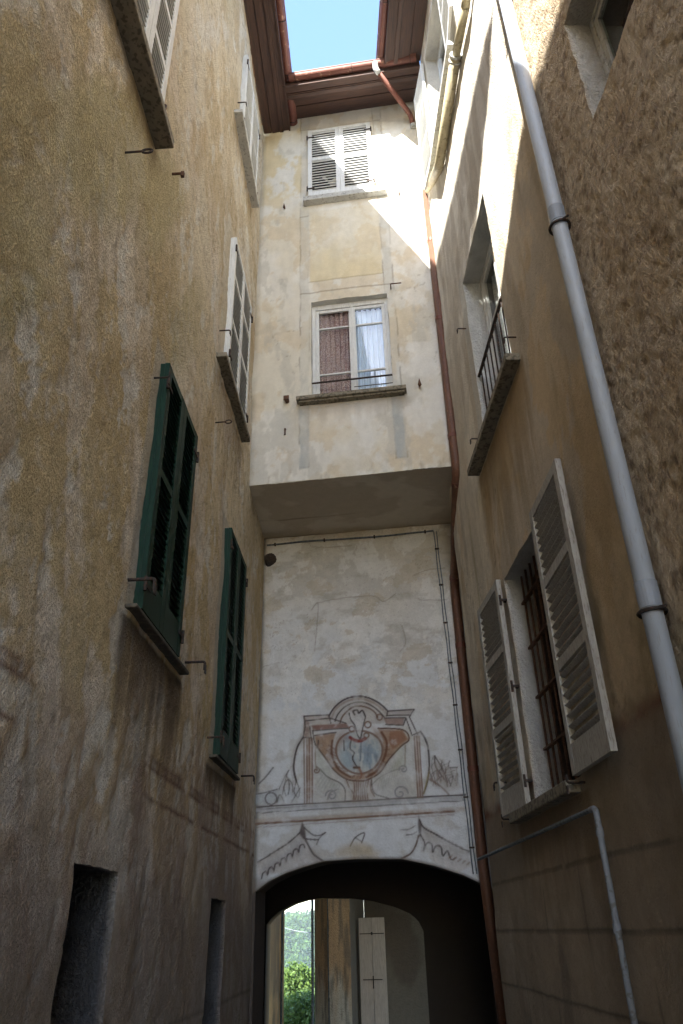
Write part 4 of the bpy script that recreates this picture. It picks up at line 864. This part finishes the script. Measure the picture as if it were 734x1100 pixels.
# ------------------------------------------------------------------ iron bits on the walls
def eye_hook(fr, x, z, label, s=1.):
    m = MB(); m.tube([(0, .02, 0), (0, -.09*s, .004)], .006*s, 8)
    m.tube([(0.0, -.115*s-.026*s*math.cos(a), .004+.020*s*math.sin(a)) for a in [math.pi+i*math.pi/8*.98 for i in range(17)]], .006*s, 8)
    o = m.build('wall_hook', M_iron); o.location = tuple(fr.w(np.array(x), np.array(0.), np.array(z))); o.rotation_euler = (0, R(12), fr.ang); return tag(o, label, 'hook', 'iron hooks in the walls')
a = LF.at(134, 164, 0); eye_hook(LF, a[0], a[2], 'black iron eye hook below the topmost left sill', 1.3)
a = LF.at(231, 454, 0); eye_hook(LF, a[0], a[2], 'small iron eye hook between the green shutters and the white ones', 1.2)
def pin(fr, x, z, label, shape, s=1., mat=None):
    m = MB()
    if shape == 'peg': m.tube([(0, .02, 0), (0, -.09*s, 0)], .010*s, 8); m.box(-.012*s, .012*s, -.10*s, -.075*s, -.035*s, .012*s)
    if shape == 'knob': m.tube([(0, .02, 0), (0, -.07*s, 0)], .022*s, 8, rs=[.02*s, .03*s]); m.box(-.03*s, .03*s, -.08*s, -.06*s, -.02*s, .035*s)
    if shape == 'bar': m.tube(bend([(0, .02, 0), (0, -.04*s, 0), (0, -.04*s, -.10*s)], .015), .011*s, 8)
    if shape == 'bracket': m.tube(bend([(0.14*s, -.05, .0), (0, -.05*s, 0), (0, -.045*s, -.09*s)], .01), .008*s, 8); m.tube([(0, .02, 0), (0, -.055, 0)], .008*s, 8)
    if shape == 'leaf': m.tube([(0, .02, 0), (0, -.05*s, 0)], .012*s, 8); m.add([(-.022*s, -.05*s, -.03*s), (.022*s, -.05*s, -.03*s), (0, -.06*s, .06*s), (0, -.03*s, -.045*s)], [(0, 1, 2), (0, 2, 3), (1, 3, 2), (0, 3, 1)])
    o = m.build('wall_pin', mat or M_rust); o.location = tuple(fr.w(np.array(x), np.array(0.), np.array(z))); o.rotation_euler = (0, 0, fr.ang); return tag(o, label, 'iron pin', 'rusty iron pins in the walls')
for fr, x_, y_, lb, sh, s in ((LF, 184, 187, 'rusty iron peg right of the end of the topmost left sill', 'peg', 1.1), (XF, 309, 432, 'rusty knob beside the left end of the curtained window sill', 'knob', 1.2), (XF, 307, 462, 'short vertical iron bar below the left end of the curtained window sill', 'bar', 1.), (XF, 420, 308, 'thin iron bracket at the top right corner of the curtained window', 'bracket', 1.1), (XF, 451, 414, 'leaf shaped iron stay right of the curtained window sill', 'leaf', 1.2), (XF, 306, 224, 'small iron stay left of the top facade sill', 'leaf', 1.), (XF, 429, 209, 'small sunlit iron stay right of the top facade sill', 'leaf', .9)):
    a = fr.at(x_, y_, 0); pin(fr, a[0], a[2], lb, sh, s)
# mud nest under the overhang
a = WF.at(286, 602, 0); m = MB(); 
for i in range(9):
    for j in range(16):
        th = i/8*math.pi/2; ph = j/16*2*math.pi; r_ = .085*(1+.12*math.sin(ph*3+i)); m.v.append((r_*math.sin(th)*math.cos(ph), -.09*math.cos(th), r_*1.2*math.sin(th)*math.sin(ph)))
for i in range(8):
    for j in range(16): m.f.append((i*16+j, i*16+(j+1) % 16, (i+1)*16+(j+1) % 16, (i+1)*16+j))
o = m.build('bird_nest', M_nest, smooth=True); o.location = tuple(WF.w(np.array(a[0]+.06), np.array(0.), np.array(a[2]))); o.rotation_euler = (0, 0, WF.ang); tag(o, 'dark rounded mud nest in the upper left corner under the overhang', 'nest')

# ================================================================== BEYOND THE PASSAGE
def wl(x, y, z): return tuple(WF.w(np.array(float(x)), np.array(float(y)), np.array(float(z))))
# orange house on the left of the view
pa = WF.at(287, 1000, 4.35); pb = WF.at(302.5, 1000, 7.5)
t = tag(empty('house', WF, (pa[0], 4.35, 0)), 'orange plastered house seen through the left of the archway', 'house', 'houses behind the archway')
def oc(u, v): n = fbm(u*6, v*9, 601, 5); return mix(np.broadcast_to(np.array([.85, .5, .2]), u.shape+(3,)).copy(), np.array([.26, .15, .08]), sst(.4, .6, n)*.6)
dx, dy = pb[0]-pa[0], 7.5-4.35
plain_panel('wall', M_right, t, [(-.12, -.04, -2), (dx, dy, -2), (dx, dy, 3.4), (-.12, -.04, 3.4)], 40, 40, oc, .03, 61)
m = MB(); m.box(-3, dx, dy+.01, dy+.3, -2, 3.4); m.build('end_wall', M_right, t, cols=np.tile(np.array([.4, .24, .1]), (8, 1)))
m = MB(); m.box(-3, dx+.1, -.1, dy+.4, 3.4, 3.5); m.build('roof', M_tile, t)
m = MB(); m.tube([(dx+.02, dy-.03, -2), (dx+.02, dy-.03, 2.4)], .02, 8); m.build('corner_pipe', M_cable, t)
# building on the right behind the arch: corner pier, recessed wall, ceiling of a porch
D1, D2 = 6.2, 8.4
def lx(px_, d, y=1000): return WF.at(px_, y, d)[0]
b = (lx(338, D1), D1, 0)
t = tag(empty('house', WF, b), 'grey and orange stained porch building behind the archway', 'house', 'houses behind the archway')
def pierc(u, v):
    n = fbm(u*4, v*9, 611, 6); n2 = fbm(u*8, v*14, 613, 5); c = np.broadcast_to(np.array([.55, .49, .40]), u.shape+(3,)).copy(); c = mix(c, np.array([.50, .30, .15]), sst(.45, .62, v+.3*(n-.5))*.8); c = mix(c, np.array([.16, .14, .12]), sst(.5, .65, n2)*.6); return c
X_ = lambda p, d=D1, y=1000: lx(p, d, y)-b[0]
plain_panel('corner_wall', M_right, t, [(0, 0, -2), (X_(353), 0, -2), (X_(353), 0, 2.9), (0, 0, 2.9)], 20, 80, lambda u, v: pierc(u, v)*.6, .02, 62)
plain_panel('pier', M_right, t, [(X_(354), -.1, -2), (X_(377), -.1, -2), (X_(377), -.1, 2.9), (X_(354), -.1, 2.9)], 24, 80, pierc, .03, 63)
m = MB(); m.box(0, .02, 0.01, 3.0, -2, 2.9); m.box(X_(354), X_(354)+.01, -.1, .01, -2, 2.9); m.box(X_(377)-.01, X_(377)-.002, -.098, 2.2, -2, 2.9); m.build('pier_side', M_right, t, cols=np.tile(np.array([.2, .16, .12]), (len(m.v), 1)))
m = MB(); m.tube([(-.03, -.05, -2), (-.03, -.05, 3)], .025, 8); m.tube([(X_(353.5), -.06, -2), (X_(353.5), -.06, 3)], .022, 8); m.build('drain', M_cable, t)
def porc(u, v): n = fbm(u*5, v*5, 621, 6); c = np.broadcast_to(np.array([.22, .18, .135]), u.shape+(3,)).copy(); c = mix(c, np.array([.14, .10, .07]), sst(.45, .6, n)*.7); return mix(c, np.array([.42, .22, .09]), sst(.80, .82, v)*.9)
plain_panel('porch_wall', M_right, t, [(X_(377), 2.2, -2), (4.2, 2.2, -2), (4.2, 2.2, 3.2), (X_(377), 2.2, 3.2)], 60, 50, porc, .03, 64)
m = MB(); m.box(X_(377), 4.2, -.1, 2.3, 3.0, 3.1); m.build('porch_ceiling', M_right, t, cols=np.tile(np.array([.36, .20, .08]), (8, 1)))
m = MB(); m.box(4.1, 4.2, -.1, 2.2, -2, 3.0); m.build('porch_side_wall', M_right, t, cols=np.tile(np.array([.25, .18, .1]), (8, 1)))
m = MB(); m.box(X_(400), 4.0, 1.5, 2.19, -2, -.42); m.build('bench', M_greyw, t, bevel=.02)
m = MB(); m.box(-.1, 4.3, -.3, 5, 3.1, 3.25); m.build('roof', M_tile, t)
# pale plank door standing open
M_plank = simple('whitewashed_planks', (.44, .355, .29), .8, var=.2, scale=7, col2=(.34, .28, .23), thr=.56, stretch=(6, 6, .5))
dl = lx(385, 6.9, 990); dr = lx(413, 6.9, 990)
t = tag(empty('plank_door', WF, (dl, 6.9, -.9)), 'tall pale plank door leaf standing open behind the archway', 'door')
hh = WF.at(390, 986, 6.9)[2]+.9; W_ = dr-dl
m = MB(); 
for k in range(2): m.box(k*W_/2+.003, (k+1)*W_/2-.003, 0, .035, 0, hh)
m.build('planks', M_plank, t, bevel=.004)
m = MB(); m.box(.02, W_-.02, -.012, 0, hh-.275, hh-.26); m.box(.06, W_-.08, -.012, 0, hh-1.02, hh-1.005); m.tube([(W_*.5, -.02, hh-.95), (W_*.5, -.02, hh-1.15)], .012, 6); m.box(W_*.47, W_*.53, -.02, 0, hh-.29, hh-.24); m.build('bolt', M_iron, t)

# utility wire across the view
m = MB(); A_ = Vector(wl(*WF.at(296, 993.5, 14))); B_ = Vector(wl(*WF.at(345, 1002, 14))); q = [A_.lerp(B_, i/12)+Vector((0, 0, -.06*math.sin(math.pi*i/12))) for i in range(13)]
m.tube(q, .012, 6); tag(m.build('overhead_wire', M_cable), 'thin wire crossing the bright gap behind the archway', 'wire')

# ================================================================== TERRAIN AND TREES
def terr(x, y):
    z = -.75*np.clip((y-9)/5, 0, 1)-.7*np.clip((y-14)/5, 0, 1)-sst(19, 60, y)*13-sst(60, 130, y)*8
    z = z+sst(170, 300, y)*(13.0+5*(fbm(x*.008+.3, y*.008, 701, 4)-.5))+sst(300, 900, y)*(-25)
    z = z+(fbm(x*.05, y*.05, 711, 4)-.5)*1.2*sst(22, 40, y)
    return z
nx_, ny_ = 160, 260
yy = np.concatenate([np.linspace(-60, 9, 50), np.linspace(9.5, 19, 20), 19+np.cumsum(np.linspace(.6, 45, ny_-70)**1.05)*.45]); xx = np.concatenate([-np.geomspace(2500, .6, nx_//2), np.geomspace(.6, 2500, nx_//2)])
gx, gy = np.meshgrid(xx, yy, indexing='ij'); gz = terr(gx, gy)
m = MB(); m.v = np.stack([gx, gy, gz], -1).reshape(-1, 3).tolist(); i, j = np.meshgrid(range(len(xx)-1), range(len(yy)-1), indexing='ij'); a = (i*len(yy)+j).ravel(); m.f = np.stack([a, a+len(yy), a+len(yy)+1, a+1], -1).tolist()
M_grass = simple('meadow', (.055, .085, .025), .95, var=.4, scale=.6, col2=(.03, .05, .015), thr=.5)
o = m.build('ground', M_grass, smooth=True); tag(o, kind='structure')
m = MB()
for a_, b_2, za_, zb_ in ((-40, 8.9, .006, .006), (8.9, 14, .006, -.73)): m.add([(-6, a_, za_), (30, a_, za_), (30, b_2, zb_), (-6, b_2, zb_)], [(0, 1, 2, 3)])
o = m.build('alley_paving', M_ground); tag(o, kind='structure')
def leafmat(name, c1, c2):
    m, n, b = new_mat(name); N = n.nodes.new; L = n.links.new
    at = N('ShaderNodeAttribute'); at.attribute_name = 'Col'; L(at.outputs['Color'], b.inputs['Base Color']); b.inputs['Roughness'].default_value = .55; b.inputs['Specular IOR Level'].default_value = .25
    tr = N('ShaderNodeBsdfTranslucent'); L(at.outputs['Color'], tr.inputs[0]); mx = N('ShaderNodeMixShader'); mx.inputs[0].default_value = .35; out = n.nodes['Material Output']
    L(b.outputs[0], mx.inputs[1]); L(tr.outputs[0], mx.inputs[2]); L(mx.outputs[0], out.inputs[0]); return m
M_leaf = leafmat('leaves', 0, 0); M_bark = simple('bark', (.12, .09, .06), .9, var=.3)
def crown_mb(rg, clumps, nleaf, size, c1, c2):
    V = []; C = []
    for (cx, cy, cz, r_) in clumps:
        k = int(nleaf*r_*r_)
        d = rg.normal(size=(k, 3)); d /= np.linalg.norm(d, axis=1)[:, None]; rad = r_*rg.uniform(.35, 1.05, (k, 1))**.6
        p = np.array([cx, cy, cz])+d*rad*np.array([1, 1, .85]); a = rg.normal(size=(k, 3)); a /= np.linalg.norm(a, axis=1)[:, None]; b = np.cross(a, rg.normal(size=(k, 3))); b /= np.linalg.norm(b, axis=1)[:, None]
        s = size*rg.uniform(.6, 1.3, (k, 1)); q = np.stack([p-a*s, p+b*s*.45, p+a*s, p-b*s*.45], 1); V.append(q.reshape(-1, 3))
        t = rg.uniform(0, 1, (k, 1))*.45+.55*rg.uniform(0, 1); C.append(np.repeat(np.array(c1)*(1-t)+np.array(c2)*t, 4, axis=0))
    V = np.concatenate(V); C = np.concatenate(C); n = len(V)//4; m = MB(); m.v = V.tolist(); m.f = np.arange(4*n).reshape(-1, 4).tolist(); return m, C
rg = np.random.default_rng(3)
def tree(base, h, r_, label, seed, c1=(.06, .12, .02), c2=(.13, .2, .035), leaf=.07, nl=1400):
    rg = np.random.default_rng(seed); t = tag(empty('tree', None, base), label, 'tree', 'trees behind the archway')
    m = MB(); m.tube([(0, 0, -.3), (.05, .02, h*.3), (-.02, .05, h*.62), (.0, 0, h*.9)], .1, 10, rs=[h*.035, h*.026, h*.016, h*.005])
    cl = []
    for i in range(16):
        a = i*2.4; z = h*(.3+.62*i/16); rr = r_*(1-.55*i/16)*rg.uniform(.5, .85); e = (rr*math.cos(a), rr*math.sin(a), z+h*.08)
        m.tube([(0, 0, z-h*.06), (e[0]*.5, e[1]*.5, z), e], .03, 6, rs=[h*.012, h*.008, h*.003]); cl.append((*e, r_*rg.uniform(.28, .42)))
        cl.append((e[0]*.5, e[1]*.5, z+h*.05, r_*.3))
    cl.append((0, 0, h*.93, r_*.3))
    m.build('trunk', M_bark, t); cm, C = crown_mb(rg, cl, nl, leaf, c1, c2); cm.build('crown', M_leaf, t, cols=C); return t
def ground_at(px_, dist):
    r_ = ray(px_, 1040); k = dist/r_[1]; return (float(r_[0]*k), dist, float(terr(np.array([r_[0]*k]), np.array([float(dist)]))[0]))
def htop(px_, py_, dist): r_ = ray(px_, py_); return 1.6+float(r_[2]/r_[1]*dist)
for (px_, py_, dist, rad, lb, sd) in ((321, 1040, 27, 1.3, 'bright green leafy tree nearest behind the archway', 11), (306, 1052, 34, 1.7, 'lower light green tree at the left edge of the archway gap', 12), (337, 1049, 40, 1.8, 'light green tree behind, partly hidden by the dark pier', 13), (310, 1078, 24, 1.1, 'low bright bush at the bottom left of the archway gap', 14), (331, 1076, 23, 1.1, 'low bright bush at the bottom right of the archway gap', 15)):
    g = ground_at(px_, dist); tree(g, htop(px_, py_, dist)-g[2], rad, lb, sd, c1=(.035, .07, .018), c2=(.105, .165, .04))
# far wood on the hillside
rgw = np.random.default_rng(8); cl = []
for k in range(520):
    y_ = rgw.uniform(150, 330); px_ = rgw.uniform(285, 352); r_ = ray(px_, 1030); x_ = r_[0]/r_[1]*y_; s_ = rgw.uniform(2.0, 5.0)*(1+y_/500); zt = float(terr(np.array([x_]), np.array([y_]))[0])
    cl.append((x_, y_, zt+s_*.8, s_)); cl.append((x_+rgw.uniform(-1, 1)*s_, y_, zt+s_*1.6, s_*.6))
cm, C = crown_mb(rgw, cl, 9, .8, (.010, .03, .010), (.06, .115, .022)); o = cm.build('wood', M_leaf, cols=C); tag(o, 'hazy green wooded hillside far behind the archway', 'wood', kind='stuff')
# haze over the valley and the whole place
mh = bpy.data.materials.new('haze'); mh.use_nodes = True; n_ = mh.node_tree; n_.nodes.clear(); oo = n_.nodes.new('ShaderNodeOutputMaterial'); pv = n_.nodes.new('ShaderNodeVolumePrincipled'); pv.inputs['Color'].default_value = (.86, .93, 1, 1); pv.inputs['Density'].default_value = .0006; pv.inputs['Anisotropy'].default_value = .2; n_.links.new(pv.outputs[0], oo.inputs['Volume'])
HZ = 1
if HZ:
    m = MB(); m.box(-400, 400, -70, 1200, -60, 20); o = m.build('haze', mh); tag(o, kind='stuff')
